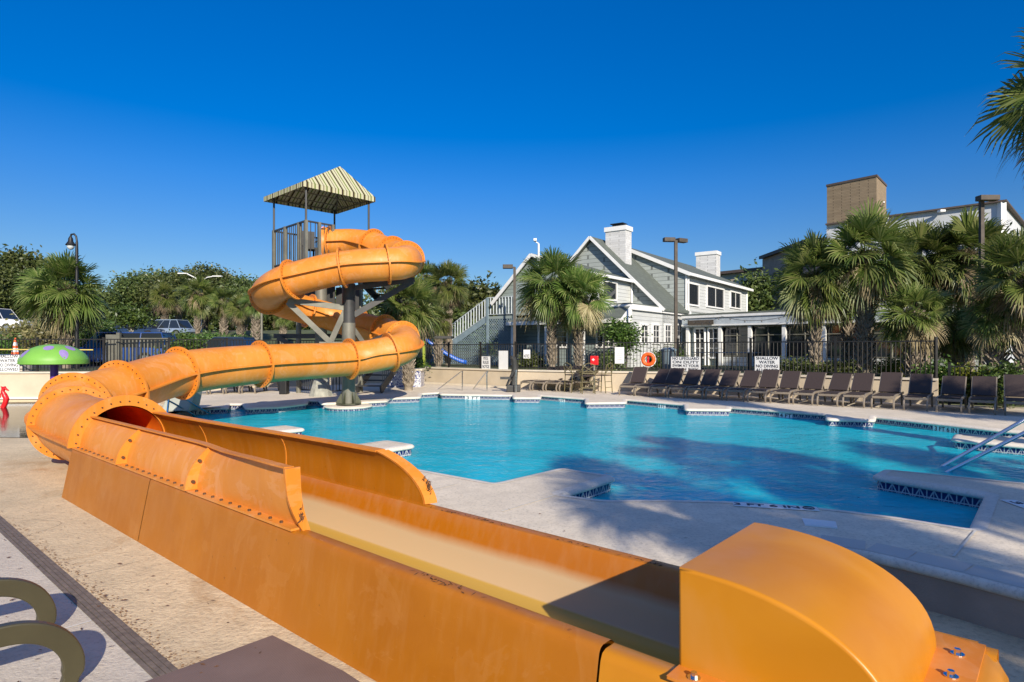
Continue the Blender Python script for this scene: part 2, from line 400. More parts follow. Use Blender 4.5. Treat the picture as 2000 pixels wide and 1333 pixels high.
# ------------------------------------------------------------ pool outline
def D(px, py): p = G(px, py, DZ); return (p.x, p.y)
def T2(t, n): p = TN(t, n); return (p.x, p.y)
POOL = [D(1903, 1034), D(1752, 1010), D(1640, 996), D(1550, 987), D(1415, 979), D(1290, 976), D(1180, 977)]
POOL += [T2(-3.98, 5.30), T2(-4.02, 6.5), T2(-4.8, 6.5), T2(-4.84, 5.25)]
POOL += [T2(-7.8, 5.15), T2(-7.8, 6.5), T2(-8.5, 6.5), T2(-8.5, 5.15), T2(-11.0, 5.15), T2(-11.0, 6.4), T2(-11.7, 6.4), T2(-11.7, 5.15), T2(-15, 5.15)]
POOL += [D(322, 798), D(444, 795), D(446, 788), D(477, 788), D(482, 796), D(546, 793), D(598, 787), D(600, 781), D(624, 781), D(630, 787), D(700, 785), D(754, 782),
         D(760, 777), D(819, 775), D(822, 768), D(859, 766), D(862, 769), D(980, 771), D(1003, 771), D(1004, 776), D(1054, 776), D(1055, 771), D(1145, 778), D(1145, 786), D(1221, 785),
         D(1222, 779), D(1338, 789), D(1340, 798), D(1424, 799), D(1425, 794), D(1617, 808), D(1617, 817), D(1705, 819), D(1707, 812), D(1780, 820), D(1892, 832), D(1968, 840)]
POOL += [(9.93, 11.35), (10.6, 10.6), (9.3, 10.65), (8.17, 11.28), (7.7, 10.7), (8.35, 9.97), (9.7, 8.9), (7.2, 6.3), (5.97, 7.15), (4.86, 7.97), (4.50, 7.60), (5.15, 6.62)]
def rounded(poly, r=.09):
    out = []; n = len(poly)
    for i in range(n):
        a, b, c = Vector(poly[i-1]), Vector(poly[i]), Vector(poly[(i+1) % n])
        u = (a-b); v = (c-b); k = min(r, u.length*.4, v.length*.4)
        if u.angle(v) > R(155): out.append(tuple(b)); continue
        p = b+u.normalized()*k; q = b+v.normalized()*k
        for s in (0, .25, .5, .75, 1): out.append(tuple(p*(1-s)**2+b*2*s*(1-s)+q*s*s))
    return out
def area(p): return sum(p[i-1][0]*p[i][1]-p[i][0]*p[i-1][1] for i in range(len(p)))/2
POOL = rounded(POOL)
if area(POOL) < 0: POOL.reverse()          # CCW: interior (water) on the left
def offset(poly, d):
    """positive d moves towards the inside of a CCW polygon"""
    out = []; n = len(poly)
    for i in range(n):
        a, b, c = Vector(poly[i-1]), Vector(poly[i]), Vector(poly[(i+1) % n])
        u = (b-a).normalized(); v = (c-b).normalized()
        n1 = Vector((-u.y, u.x)); n2 = Vector((-v.y, v.x)); m = (n1+n2)
        if m.length < .2: m = n1
        m.normalize(); k = d/max(.45, m.dot(n1)); out.append(tuple(b+m*k))
    return out
def flat(name, loops, z, mat, **k):
    vs = [Vector((p[0], p[1], 0)) for l in loops for p in l]
    tris = tessellate_polygon([[Vector((p[0], p[1], 0)) for p in l] for l in loops])
    m = MB(); m.add([(v.x, v.y, z) for v in vs], tris); o = m.build(name, mat, **k)
    me = o.data
    if me.polygons and sum(p.normal.z for p in me.polygons) < 0: me.flip_normals()
    return o

# deck outline: along the slide, the retaining wall, and far to the right and behind
WALL = [(-26, 21.2), (-12.5, 22.4), (-6.5, 27.6), (-4.2, 28.0), (.14, 24.2), (3.4, 22.7), (5.9, 21.85), (11.84, 17.16)]
DECK = [T2(-1.6, 3.52), T2(-15.2, 3.52), T2(-16.6, 6.5)] + [(-12.3, 22.5), (-6.5, 27.7), (-4.2, 28.1), (.14, 24.3), (3.4, 22.8), (5.9, 21.95), (11.84, 17.26), (20, 12.5), (40, 6)]
LIP = [G(2600, 1330, DZ), G(2200, 1208, DZ), G(2000, 1150, DZ), G(1880, 1119, DZ), G(1770, 1093, DZ), G(1690, 1075, DZ), G(1600, 1062, DZ)]
DECK += [(40, -3)] + [(LIP[0].x+3, -1.2), (LIP[0].x, LIP[0].y)] + [(p.x, p.y) for p in LIP[1:]] + [T2(-1.2, 3.75)]
tag(flat('pool_deck', [DECK, POOL], DZ, M['deck']), kind='structure')
# deck edge facing the low patio
m = MB(); n = len(DECK)
for i in range(n):
    a, b = DECK[i], DECK[(i+1) % n]
    m.add([(a[0], a[1], -.02), (b[0], b[1], -.02), (b[0], b[1], DZ), (a[0], a[1], DZ)], [(0, 1, 2, 3)])
tag(m.build('deck_edge_wall', M['darkwall']), 'low brown stucco wall holding up the pool deck beside the slide end', 'wall')
# bullnose on the low wall at the right
m = MB(); pts = [(p.x, p.y) for p in LIP] + [T2(-1.2, 3.75)]
for i in range(len(pts)-1): pass
m.tube([(p[0], p[1], DZ-.038) for p in pts], .042, 10)
tag(m.build('bullnose_edge', M['coping'], smooth=True), kind='structure')
m = MB()
L1 = [Vector((p[0], p[1])) for p in pts]
for i in range(len(L1)-1):
    u = (L1[i+1]-L1[i]).normalized(); nn = Vector((u.y, -u.x))
    if nn.y < 0: nn = -nn
    a, b = L1[i], L1[i+1]
    m.add([(a.x, a.y, DZ+.004), (b.x, b.y, DZ+.004), (b.x+nn.x*.26, b.y+nn.y*.26, DZ+.004), (a.x+nn.x*.26, a.y+nn.y*.26, DZ+.004)], [(0, 1, 2, 3)])
tag(m.build('edge_band', simple('smooth_grey_band', (.52, .48, .42), .7, 0, .06, 2)), kind='structure')

# coping, tile band, basin, water
cop = [(-.085, DZ+.004), (-.02, DZ+.004), (.02, DZ-.004), (.043, DZ-.022), (.05, DZ-.04), (.043, DZ-.058), (.02, DZ-.07), (-.01, DZ-.072)]
rows = [[(*p, z) for p in offset(POOL, d)] for d, z in cop]
n = len(POOL); m = MB(); m.v = [p for r in rows for p in r]
m.f = [(i*n+k, i*n+(k+1) % n, (i+1)*n+(k+1) % n, (i+1)*n+k) for i in range(len(rows)-1) for k in range(n)]; m.m = [0]*len(m.f)
tag(m.build('coping', M['coping'], smooth=True, angle=60), kind='structure')
m = MB(); zs = [DZ-.07, WZ-.06, -.95]
m.v = [(*p, z) for z in zs for p in POOL]
m.f = [(i*n+k, i*n+(k+1) % n, (i+1)*n+(k+1) % n, (i+1)*n+k) for i in range(2) for k in range(n)]; m.m = [0]*n+[1]*n
o = m.build('pool_wall', [M['tile'], M['plaster']], fix=False)
uvl = o.data.uv_layers.new(name='UVMap'); per = [0]
for k in range(n): per.append(per[-1]+(Vector(POOL[(k+1) % n])-Vector(POOL[k])).length)
for p in o.data.polygons:
    k = p.index % n
    for li, vi in zip(p.loop_indices, p.vertices):
        kk = vi % n; u = per[k] if kk == k else per[k+1]
        uvl.data[li].uv = (u, o.data.vertices[vi].co.z-(DZ-.07))
tag(o, kind='structure')
tag(flat('pool_floor', [POOL], -.95, M['plaster']), kind='structure')
tag(flat('pool_water', [POOL], WZ, M['water']), kind='structure')
# steps under water at the right
for i, (a, b) in enumerate([((8.9, 9.2), (6.7, 6.9)), ((8.4, 9.6), (6.2, 7.3)), ((7.95, 10.0), (5.75, 7.7))]):
    a, b = Vector(a), Vector(b); u = (b-a).normalized(); nn = Vector((u.y, -u.x))
    if nn.x < 0: nn = -nn
    z = .10-.11*i
    m = MB(); m.prism([a, b, b+nn*.5, a+nn*.5], -.949, z-.001*i, 0)
    m.prism([a-nn*.005, b-nn*.005, b+nn*.05, a+nn*.05], z, z+.012, 1)
    tag(m.build('pool_step', [M['plaster'], M['text']]), kind='structure')

# lettering tiles
def tiles_txt(px, pw, py_, txt, Y=None, label='', edge=None):
    pass

# ------------------------------------------------------------ low patio, ground, terrain
m = MB(); m.poly([(-1800, -1800, -.05), (1800, -1800, -.05), (1800, 2500, -.05), (-1800, 2500, -.05)])
HOLE = offset(POOL, .0)
bpy.data.objects  # keep
tag(flat('ground', [[(-1800, -1800), (1800, -1800), (1800, 2500), (-1800, 2500)], [(-30, -15), (-30, 40), (40, 40), (40, -15)]], -.05, M['grass']), kind='structure')
PATIO = [(-30.5, -15.5), (40.5, -15.5), (40.5, 6)] + [(20, 12.5), (11.84, 17.2), (5.9, 21.9), (3.4, 22.75), (.14, 24.25), (-4.2, 28.05), (-6.5, 27.65), (-12.5, 22.45), (-30.5, 20.8)]
tag(flat('patio', [PATIO, POOL], 0.0, M['patio']), kind='structure')
# pale slab left of the expansion strip
m = MB()
def qtn(t0, t1, n0, n1, z): return [TN(t0, n0, z), TN(t1, n0, z), TN(t1, n1, z), TN(t0, n1, z)]
m.add(qtn(-16, 2, -6, 1.31, .004), [(0, 1, 2, 3)])
tag(m.build('slab', M['slab']), kind='structure')
m = MB()
for a, b, z in ((1.305, 1.333, .010), (1.338, 1.366, .013), (1.371, 1.400, .012), (1.405, 1.435, .009)):
    m.add([TN(-16, a, 0), TN(2, a, 0), TN(2, b, 0), TN(-16, b, 0), TN(-16, a, z), TN(2, a, z), TN(2, b, z), TN(-16, b, z)], [(4, 5, 6, 7), (0, 1, 5, 4), (2, 3, 7, 6)])
tag(m.build('expansion_strip', M['joint']), kind='structure')
m = MB()
for t in (-5.02, -9.0, -1.3, -13):
    m.add([TN(t, -6, .007), TN(t+.022, -6, .007), TN(t+.022, 1.3, .007), TN(t, 1.3, .007)], [(0, 1, 2, 3)])
tag(m.build('slab_joint', M['caulk']), kind='structure')
m = MB()
pr = [G(1903, 1034, DZ+.007), TN(-1.2, 3.85, DZ+.007)]
a, b = G(1905, 1036, DZ+.008), G(1862, 1086, DZ+.008)
m.bar(a, b, .018, .001); a, b = TN(-4.9, 5.0, DZ+.006), TN(-4.9, 3.5, DZ+.006); 
for t in (-5.15, -8.1, -11.3): m.bar(TN(t, 4.95, DZ+.005), TN(t+.05, 3.56, DZ+.005), .014, .001)
a, b = G(980, 998, DZ+.006), G(1100, 962, DZ+.006); m.bar(a, b, .016, .001)
tag(m.build('deck_joint', M['caulk']), kind='structure')
m = MB(); rs = random.Random(3)
for i in range(950):
    t_ = rs.choice((rs.gauss(-2.9, .55), rs.gauss(-4.5, 1.0), rs.gauss(-7, 1.2))); n_ = 1.44+abs(rs.gauss(0, .055)); p = TN(t_, n_, .0045+.00001*i); a_ = rs.random()*6.28; s_ = rs.uniform(.002, .011)
    m.poly([p+Vector((math.cos(a_+q)*s_*rs.uniform(.5, 1.2), math.sin(a_+q)*s_*rs.uniform(.5, 1.2), 0)) for q in (0, 1.3, 2.6, 3.9, 5.1)])
tag(m.build('soil_stain', simple('brown_soil', (.27, .15, .065), .95, 0, .3, 30)), kind='stuff')
m = MB(); rc = random.Random(12)
for (t_, n_, k_, a_) in ((-8.5, 1.55, 16, .25), (-6.1, 1.95, 9, -1.9), (-3.2, 1.5, 7, 1.0)):
    p = TN(t_, n_, .0052)
    for _ in range(k_):
        a_ += rc.uniform(-.5, .5); q = p+Vector((math.cos(a_), math.sin(a_), 0))*rc.uniform(.04, .09); m.bar(p, q, .0025, .0006); p = q
tag(m.build('patio_cracks', M['joint']), kind='structure')
# skimmer lid
sk = [G(1566, 1014, DZ+.001), G(1632, 1021, DZ+.001), G(1636, 1033, DZ+.001), G(1572, 1027, DZ+.001)]
m = MB(); m.thick(sk, (0, 0, .012)); tag(m.build('skimmer_lid', M['white']), 'white rectangular skimmer lid set in the shaded deck', 'lid')

# splash pad film of water at far left
tag(flat('splash_pad_water', [[(-24, 14.0), (-9.0, 12.9), (-9.0, 17), (-12.8, 22.0), (-24, 20.9)]], .012, M['puddle']), kind='structure')
tag(flat('splash_pad', [[(-24, 14.0), (-9.0, 12.9), (-9.0, 17), (-12.8, 22.0), (-24, 20.9)]], .006, simple('splash_pad_floor', (.28, .27, .21), .6, 0, .15, 1.5)), kind='structure')

# terrain beyond the retaining wall
def wally(x):
    P = [(-400, 12), (-26, 21.2)]+WALL[1:]+[(20, 12.6), (60, 2), (400, -60)]
    for (x0, y0), (x1, y1) in zip(P, P[1:]):
        if x0 <= x <= x1: return y0+(y1-y0)*(x-x0)/(x1-x0)
    return 12
def tz(x, y):
    z = 1.0+2.35*sm(34, 50, y)*sm(2, -8, x)+.25*math.sin(x*.3)*sm(34, 50, y)*sm(2, -8, x)*.3
    if x > 11.8: z = 1.0-.66*sm(5, 0, y-wally(x))
    return z
xs = sorted(set([-1500, -400, -120, -70, -50, -40]+[-26+1.0*i for i in range(0, 62)]+[w_[0] for w_ in WALL]+[11.86, 40, 60, 100, 400, 1500]))
ys = [0, .6, 1.5, 3, 5, 8, 11, 14, 17, 20, 23, 26, 30, 36, 45, 60, 120, 500, 2400]
m = MB(); nx = len(xs)
for yo in ys:
    for x in xs:
        y = wally(max(-399, min(399, x)))+.12+yo; m.v.append((x, y, tz(x, y)))
m.f = [(j*nx+i, j*nx+i+1, (j+1)*nx+i+1, (j+1)*nx+i) for j in range(len(ys)-1) for i in range(nx-1)]; m.m = [0]*len(m.f)
tag(m.build('terrain', M['grass'], smooth=True), kind='structure')
tag(flat('parking_lot', [[(-30, 27.2), (-8.5, 29.5), (-8, 33.5), (-34, 33.5)]], 1.012, M['asphalt']), kind='structure')
m = MB(); m.box((-40, 57, 3.3), (90, 9, .2)); tag(m.build('street', M['asphalt']), kind='structure')

# retaining wall with cap and planter
rw = empty('retaining_wall', (0, 0, 0), 0, 'cream stucco retaining wall round the pool area under the metal fence', 'wall')
def wallrun(pts, th, z0, z1, m):
    for i in range(len(pts)-1):
        a, b = Vector(pts[i]), Vector(pts[i+1]); u = (b-a).normalized(); nn = Vector((-u.y, u.x))
        m.prism([a-nn*th/2-u*.05, b-nn*th/2+u*.05, b+nn*th/2+u*.05, a+nn*th/2-u*.05], z0, z1)
m = MB(); wallrun(WALL, .22, -.02, 1.0, m); m.build('wall_body', M['wall'], rw)
m = MB(); wallrun(WALL, .32, 1.0, 1.06, m); m.build('wall_cap', M['wallcap'], rw)
m = MB(); wallrun([(x, y-.16) for x, y in WALL[:2]], .08, .10, .16, m); m.build('pipe', M['white'], rw)
m = MB(); wallrun([(x-.1, y-.18) for x, y in WALL[3:5]], .10, DZ, DZ+.07, m); m.build('base_ledge', M['wallcap'], rw)

# ------------------------------------------------------------ fences
FEN = simple('bronze_picket_metal', (.03, .028, .026), .4, .4, .2, 8)
def fence(pts, z0, z1, label, name='metal_fence', span=2.2, pick=.115, pz=.12, zf=None, w=.018):
    root = empty(name, (0, 0, 0), 0, label, 'fence')
    first = True
    for i in range(len(pts)-1):
        a, b = Vector(pts[i]), Vector(pts[i+1]); L = (b-a).length; k = max(1, round(L/span)); u = (b-a)/L
        for j in range(k):
            p, q = a+(b-a)*j/k, a+(b-a)*(j+1)/k
            m = MB()
            m.bar((p.x, p.y, z1-.02), (q.x, q.y, z1-.02), .04, .035); m.bar((p.x, p.y, z0+.09), (q.x, q.y, z0+.09), .035, .03)
            l = (q-p).length; c = int(l/pick)
            for s in range(1, c):
                r = p+u*(l*s/c); m.bar((r.x, r.y, z0+.05), (r.x, r.y, z1-.03), w, w)
            m.build('fence_panel', FEN, root)
            m = MB(); m.box((p.x, p.y, (z0+z1+pz)/2), (.065, .065, z1-z0+pz), math.atan2(u.y, u.x)); m.box((p.x, p.y, z1+pz+.01), (.085, .085, .025), math.atan2(u.y, u.x))
            m.build('post', FEN, root)
    q = Vector(pts[-1]); m = MB(); m.box((q.x, q.y, (z0+z1+pz)/2), (.065, .065, z1-z0+pz)); m.build('post', FEN, root)
    return root
FW = WALL
fence([(x, y+.0) for x, y in FW[:3]], 1.06, 2.24, 'dark picket fence on the cream wall behind the splash pad', pz=.03)
fence([(x, y) for x, y in FW[3:6]], 1.06, 2.08, 'dark picket fence on the wall in front of the palms and stairs', pz=.06)
fence([(x, y) for x, y in FW[5:]], 1.06, 2.12, 'dark picket fence on the wall behind the long lounger row', pz=.10)
fence([(12.1, 17.0), (16.2, 14.2), (20, 12.0)], DZ, 1.42, 'lower dark railing fence at the right end of the lounger row', pz=.06, span=3.2)
# grey slatted enclosure at the left behind the mushroom
er = empty('bin_enclosure', at(218, 22.4, 1.0), 0, 'grey metal picket bin enclosure with a broad corner panel on the left wall', 'enclosure')
m = MB(); m.box((-.1, .2, .7), (.45, .08, 1.4)); m.build('corner_panel', M['steel'], er)
for x0, x1 in ((.2, 2.0),):
    m = MB(); m.box(((x0+x1)/2, .15, 1.25), (x1-x0, .05, .05)); m.box(((x0+x1)/2, .15, .1), (x1-x0, .05, .05))
    for k in range(13): m.box((x0+(x1-x0)*(k+.5)/13, .15, .67), (.05, .03, 1.15))
    m.build('picket_panel', M['steel'], er)
m = MB(); m.box((.2, .1, .72), (.12, .12, 1.5)); m.build('post', M['steel'], er)

# ------------------------------------------------------------ the water slide
slide = empty('water_slide', TN(-9.45, 2.83), 0, 'orange enclosed spiral water slide ending in a long open trough', 'water slide')
S0 = Vector(slide.location)
def sl(mb, name, mats, **k):
    mb.xf(Matrix.Translation(-S0)); return mb.build(name, mats, slide, **k)
# centre line: (px, cy, Y, flange?, radius)
CL = [
 ((646, 476, 20.0), 1, .46), ((690, 475, 19.95), 0, .455), ((728, 481, 19.55), 1, .455), ((765, 496, 18.95), 1, .455), ((793, 507, 18.1), 1, .455),
 ((786, 513, 17.25), 0, .455), ((757, 516, 16.95), 1, .455), ((669, 523, 16.75), 1, .455), ((572, 546, 16.75), 1, .455),
 ((532, 564, 17.3), 0, .455), ((526, 578, 18.2), 1, .455), ((560, 594, 19.3), 0, .455), ((603, 607, 19.9), 1, .455), ((650, 620, 20.25), 0, .455), ((700, 636, 20.15), 1, .455),
 ((750, 648, 19.6), 1, .455), ((785, 662, 18.7), 1, .455), ((790, 676, 17.8), 0, .455), ((762, 688, 17.2), 1, .455), ((683, 701, 16.8), 1, .46), ((508, 711, 14.8), 1, .465), ((352, 729, 13.2), 1, .475),
 ((237, 763, 11.75), 1, .49), ((150, 793, 10.75), 1, .50)]
cpts = [(PY(*c), fl, r) for c, fl, r in CL]
cpts += [(TN(-12.0, 2.86, .68), 1, .505), (TN(-9.45, 2.83, .62), 1, .51)]
def catmull(P, k=10):
    out = []; n = len(P)
    for i in range(n-1):
        p0 = P[max(i-1, 0)]; p1 = P[i]; p2 = P[i+1]; p3 = P[min(i+2, n-1)]
        if i == 0: p0 = p1*2-p2
        if i == n-2: p3 = p2*2-p1
        for j in range(k):
            t = j/k; out.append(.5*((2*p1)+(p2-p0)*t+(2*p0-5*p1+4*p2-p3)*t*t+(3*p1-p0-3*p2+p3)*t**3))
    out.append(P[-1]); return out
KS = 10
SP = catmull([c[0] for c in cpts], KS)
RAD = []
for i in range(len(cpts)-1):
    for j in range(KS): RAD.append(cpts[i][2]*(1-j/KS)+cpts[i+1][2]*j/KS)
RAD.append(cpts[-1][2])
def frame(i):
    d = (SP[min(i+1, len(SP)-1)]-SP[max(i-1, 0)])
    if i >= len(SP)-2: d = Vector((DX, DY, 0))
    d.normalize(); x = d.cross(Vector((0, 0, 1))).normalized(); y = x.cross(d).normalized(); return d, x, y
fidx = [i*KS for i, c in enumerate(cpts) if c[1]]
def ring_pt(i, a, r): d, x, y = frame(i); return SP[i]+(x*math.cos(a)+y*math.sin(a))*r
SEG = 40
for a, b in zip(fidx, fidx[1:]):
    m = MB(); ids = list(range(a, b+1))
    vs = [ring_pt(i, k*2*math.pi/SEG, RAD[i]) for i in ids for k in range(SEG)]
    m.add(vs, [(i*SEG+k, i*SEG+(k+1) % SEG, (i+1)*SEG+(k+1) % SEG, (i+1)*SEG+k) for i in range(len(ids)-1) for k in range(SEG)])
    sl(m, 'tube_section', [M['orange']], smooth=True)
    # inner lining, a shell just inside
    if b == fidx[-1]:
        m = MB(); vs = [ring_pt(i, k*2*math.pi/SEG, RAD[i]-.02) for i in ids for k in range(SEG)]
        m.add(vs, [(i*SEG+k, i*SEG+(k+1) % SEG, (i+1)*SEG+(k+1) % SEG, (i+1)*SEG+k) for i in range(len(ids)-1) for k in range(SEG)])
        sl(m, 'tube_lining', [M['lining']], smooth=True)
    # side seam flanges
    for sgn in (1, -1):
        m = MB(); vs = []
        for i in ids:
            d, x, y = frame(i); r = RAD[i]
            for rr, hh in ((r-.01, .014), (r+.095, .014), (r+.095, -.014), (r-.01, -.014)): vs.append(SP[i]+x*sgn*rr+y*hh)
        m.add(vs, [(i*4+k, i*4+(k+1) % 4, (i+1)*4+(k+1) % 4, (i+1)*4+k) for i in range(len(ids)-1) for k in range(4)]+[(0, 1, 2, 3), tuple(len(vs)-4+k for k in range(4))])
        sl(m, 'seam_flange', [M['orange_pale']])
bolt_m = simple('bolt_steel', (.12, .07, .04), .5, .5)
for q, i in enumerate(fidx):
    d, x, y = frame(i); r = RAD[i]; big = q == len(fidx)-1
    ro = r+(.135 if big else .105); th = .022
    m = MB(); vs = []
    for k in range(56):
        a = k*2*math.pi/56; e = x*math.cos(a)+y*math.sin(a)
        for rr, dd in ((r-.008, -th), (ro, -th), (ro, th), (r-.008, th)): vs.append(SP[i]+e*rr+d*dd)
    fs = []
    for k in range(56):
        k2 = (k+1) % 56
        if big and x.z*math.cos(k*2*math.pi/56)+y.z*math.sin(k*2*math.pi/56) < -.08 : continue
        for j in range(4): fs.append((k*4+j, k*4+(j+1) % 4, k2*4+(j+1) % 4, k2*4+j))
    m.add(vs, fs)
    nb = 32
    for k in range(nb):
        a = (k+.5)*2*math.pi/nb; e = x*math.cos(a)+y*math.sin(a); c = SP[i]+e*(r+.05)
        if big and e.z < -.05: continue
        if big and e.dot(x) < -2: continue
        m.tube([c-d*(th+.012), c+d*(th+.012)], .0105, 6, 1)
    sl(m, 'flange', [M['orange_pale'], bolt_m], smooth=True, angle=35)
# mouth of the tube at the tower
m = MB(); d, x, y = frame(0)
vs = []
for k in range(40):
    a = k*2*math.pi/40; e = x*math.cos(a)+y*math.sin(a)
    for rr, dd in ((.46, 0), (.48, -.08), (.53, -.16), (.56, -.18), (.53, -.13), (.49, -.04)): vs.append(SP[0]+e*rr+d*dd)
m.add(vs, [(k*6+j, k*6+j+1, ((k+1) % 40)*6+j+1, ((k+1) % 40)*6+j) for k in range(40) for j in range(5)])
sl(m, 'entry_mouth', M['orange'], smooth=True)
m = MB(); m.tube([SP[0]+(x*math.cos(k*math.pi/12)+y*math.sin(k*math.pi/12))*.54-d*.19 for k in range(24)], .03, 8, closed=True)
sl(m, 'mouth_trim', simple('pink_violet_trim', (.62, .35, .62), .5), smooth=True)

# trough
def tsweep(prof, ts, close=False):
    m = MB(); k = len(prof)
    for t in ts:
        for n_, z in prof: m.v.append(tuple(TN(t, n_, z)))
    m.f = [(i*k+j, i*k+j+1, (i+1)*k+j+1, (i+1)*k+j) for i in range(len(ts)-1) for j in range(k-1)]; m.m = [0]*len(m.f); return m
T0, T1, TE = -9.45, -1.456, -.18
inner = [(2.345, .607), (2.365, .59), (2.40, .50), (2.46, .32), (2.54, .235), (2.65, .215), (2.85, .21), (3.05, .215), (3.155, .225), (3.175, .25), (3.21, .36), (3.275, .52), (3.295, .59), (3.31, .607)]
inner_old = [(2.345, .607), (2.365, .59), (2.385, .50), (2.42, .30), (2.46, .15), (2.50, .115), (2.6, .095), (2.85, .09), (3.1, .10), (3.205, .117), (3.222, .14), (3.25, .30), (3.28, .50), (3.295, .59), (3.31, .607)]
m = tsweep(inner, [T0+(T1-T0)*i/16 for i in range(17)]); sl(m, 'trough', M['trough'], smooth=True, angle=50)
nearp = [(2.345, .607), (2.33, .612), (2.275, .612), (2.255, .604), (2.243, .585), (2.235, .55), (2.132, .0)]
farp = [(3.31, .607), (3.325, .612), (3.385, .612), (3.405, .604), (3.415, .585), (3.42, .55), (3.50, .0)]
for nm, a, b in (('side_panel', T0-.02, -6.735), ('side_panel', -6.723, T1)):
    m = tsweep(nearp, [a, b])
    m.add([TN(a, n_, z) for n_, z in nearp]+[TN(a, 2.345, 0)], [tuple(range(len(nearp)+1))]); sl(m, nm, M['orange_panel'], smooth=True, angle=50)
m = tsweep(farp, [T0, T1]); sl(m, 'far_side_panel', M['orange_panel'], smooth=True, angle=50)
m = MB()
rnd = random.Random(5)
def patchy(c, us, vs, w_, h_, n_=26):
    for _ in range(n_):
        a = c+us*rnd.gauss(0, w_)+vs*rnd.gauss(0, h_); ang = rnd.random()*6.28; e1 = us*math.cos(ang)+vs*math.sin(ang); e2 = us*-math.sin(ang)+vs*math.cos(ang)
        s1 = rnd.uniform(.008, .03); s2 = rnd.uniform(.002, .006)
        m.poly([a-e1*s1, a+e2*s2, a+e1*s1, a-e2*s2])
du = Vector((DX, DY, 0)); nu = Vector((-DY, DX, 0))
patchy(TN(-2.55, 2.30, .6135), du, nu, .14, .014, 34)
for t in (-3.5, -3.1, -2.3, -1.9): patchy(TN(t, 3.33, .6135), du, nu, .12, .006, 16)
sl(m, 'scuff_marks', M['rust'])

# splash wings
def nwing(t, z):
    k = sm(-6.2, -4.1, t); c = 2.85-math.sqrt(max(0, .53**2-(z-.61)**2))
    v = 2.325-.055*math.sin(min(1, (z-.61)/.3)*math.pi/2)-.02*(z-.61)/.4
    return c*(1-k)+v*k
def ztop(t): return 1.0+.06*sm(-5.6, -4.2, t)
def tend(z): return -3.99-.05*(z-.61)/.4
NT_, NZ = 30, 8
m = MB(); m2 = MB()
vs = []
for i in range(NT_+1):
    for j in range(NZ+1):
        t = T0+(-3.99-T0)*i/NT_; z = .612+(ztop(t)-.612)*j/NZ; vs.append(TN(t, nwing(t, z), z))
m.add(vs, [(i*(NZ+1)+j, i*(NZ+1)+j+1, (i+1)*(NZ+1)+j+1, (i+1)*(NZ+1)+j) for i in range(NT_) for j in range(NZ)])
# inner skin
vs2 = []
for i in range(NT_+1):
    for j in range(NZ+1):
        t = T0+(-3.99-T0)*i/NT_; z = .612+(ztop(t)-.612)*j/NZ; vs2.append(TN(t, nwing(t, z)+.014, z))
m.add(vs2, [(i*(NZ+1)+j, i*(NZ+1)+j+1, (i+1)*(NZ+1)+j+1, (i+1)*(NZ+1)+j) for i in range(NT_) for j in range(NZ)])
wg = sl(m, 'splash_wing', M['orange'], smooth=True, fix=False)
def strip3(pa, pb, th):
    """thick ribbon between two polylines"""
    mm = MB(); k = len(pa)
    vs = []
    for a, b in zip(pa, pb): vs += [a-th, b-th, b+th, a+th]
    mm.add(vs, [(i*4+j, i*4+(j+1) % 4, (i+1)*4+(j+1) % 4, (i+1)*4+j) for i in range(k-1) for j in range(4)]+[(0, 1, 2, 3), tuple(len(vs)-4+j for j in range(4))]); return mm
zz = Vector((0, 0, 1))
tt = [T0+.02+(-4.03-T0)*i/24 for i in range(25)]
mm = strip3([TN(t, nwing(t, ztop(t))+.012, ztop(t)) for t in tt], [TN(t, nwing(t, ztop(t))-.062, ztop(t)+.004) for t in tt], zz*.006); sl(mm, 'wing_lip', M['orange_pale'])
mm = strip3([TN(t, 2.325, .618) for t in tt], [TN(t, 2.235, .618) for t in tt], zz*.008)
for t in [T0+.12+.165*i for i in range(32)]: mm.tube([TN(t, 2.275, .62), TN(t, 2.275, .64)], .013, 6, 1)
sl(mm, 'bolting_strip', [M['orange'], bolt_m])
for t in (-7.68, -5.81):
    zs = [.628+(ztop(t)-.634)*j/10 for j in range(11)]
    mm = strip3([TN(t, nwing(t, z)+.004, z) for z in zs], [TN(t, nwing(t, z)-.105*(1-.75*((z-.62)/.4)**2), z) for z in zs], du*.012)
    for z in (.70, .88): mm.tube([TN(t-.03, nwing(t, z)-.045, z), TN(t+.035, nwing(t, z)-.045, z)], .016, 8, 1)
    sl(mm, 'rib', [M['orange_pale'], bolt_m])
zs = [.60+(ztop(-3.99)-.594)*j/10 for j in range(11)]
mm = strip3([TN(-3.97, nwing(-3.99, z)+.03, z) for z in zs], [TN(-3.97, nwing(-3.99, z)-.085+.06*(1-(z-.6)/.46)**2, z) for z in zs], du*.012)
sl(mm, 'end_band', M['orange_pale'])
m = MB(); patchy(TN(-3.955, nwing(-3.99, .72)-.005, .72), zz, nu, .035, .010, 22); sl(m, 'scuff_marks', M['rust'])
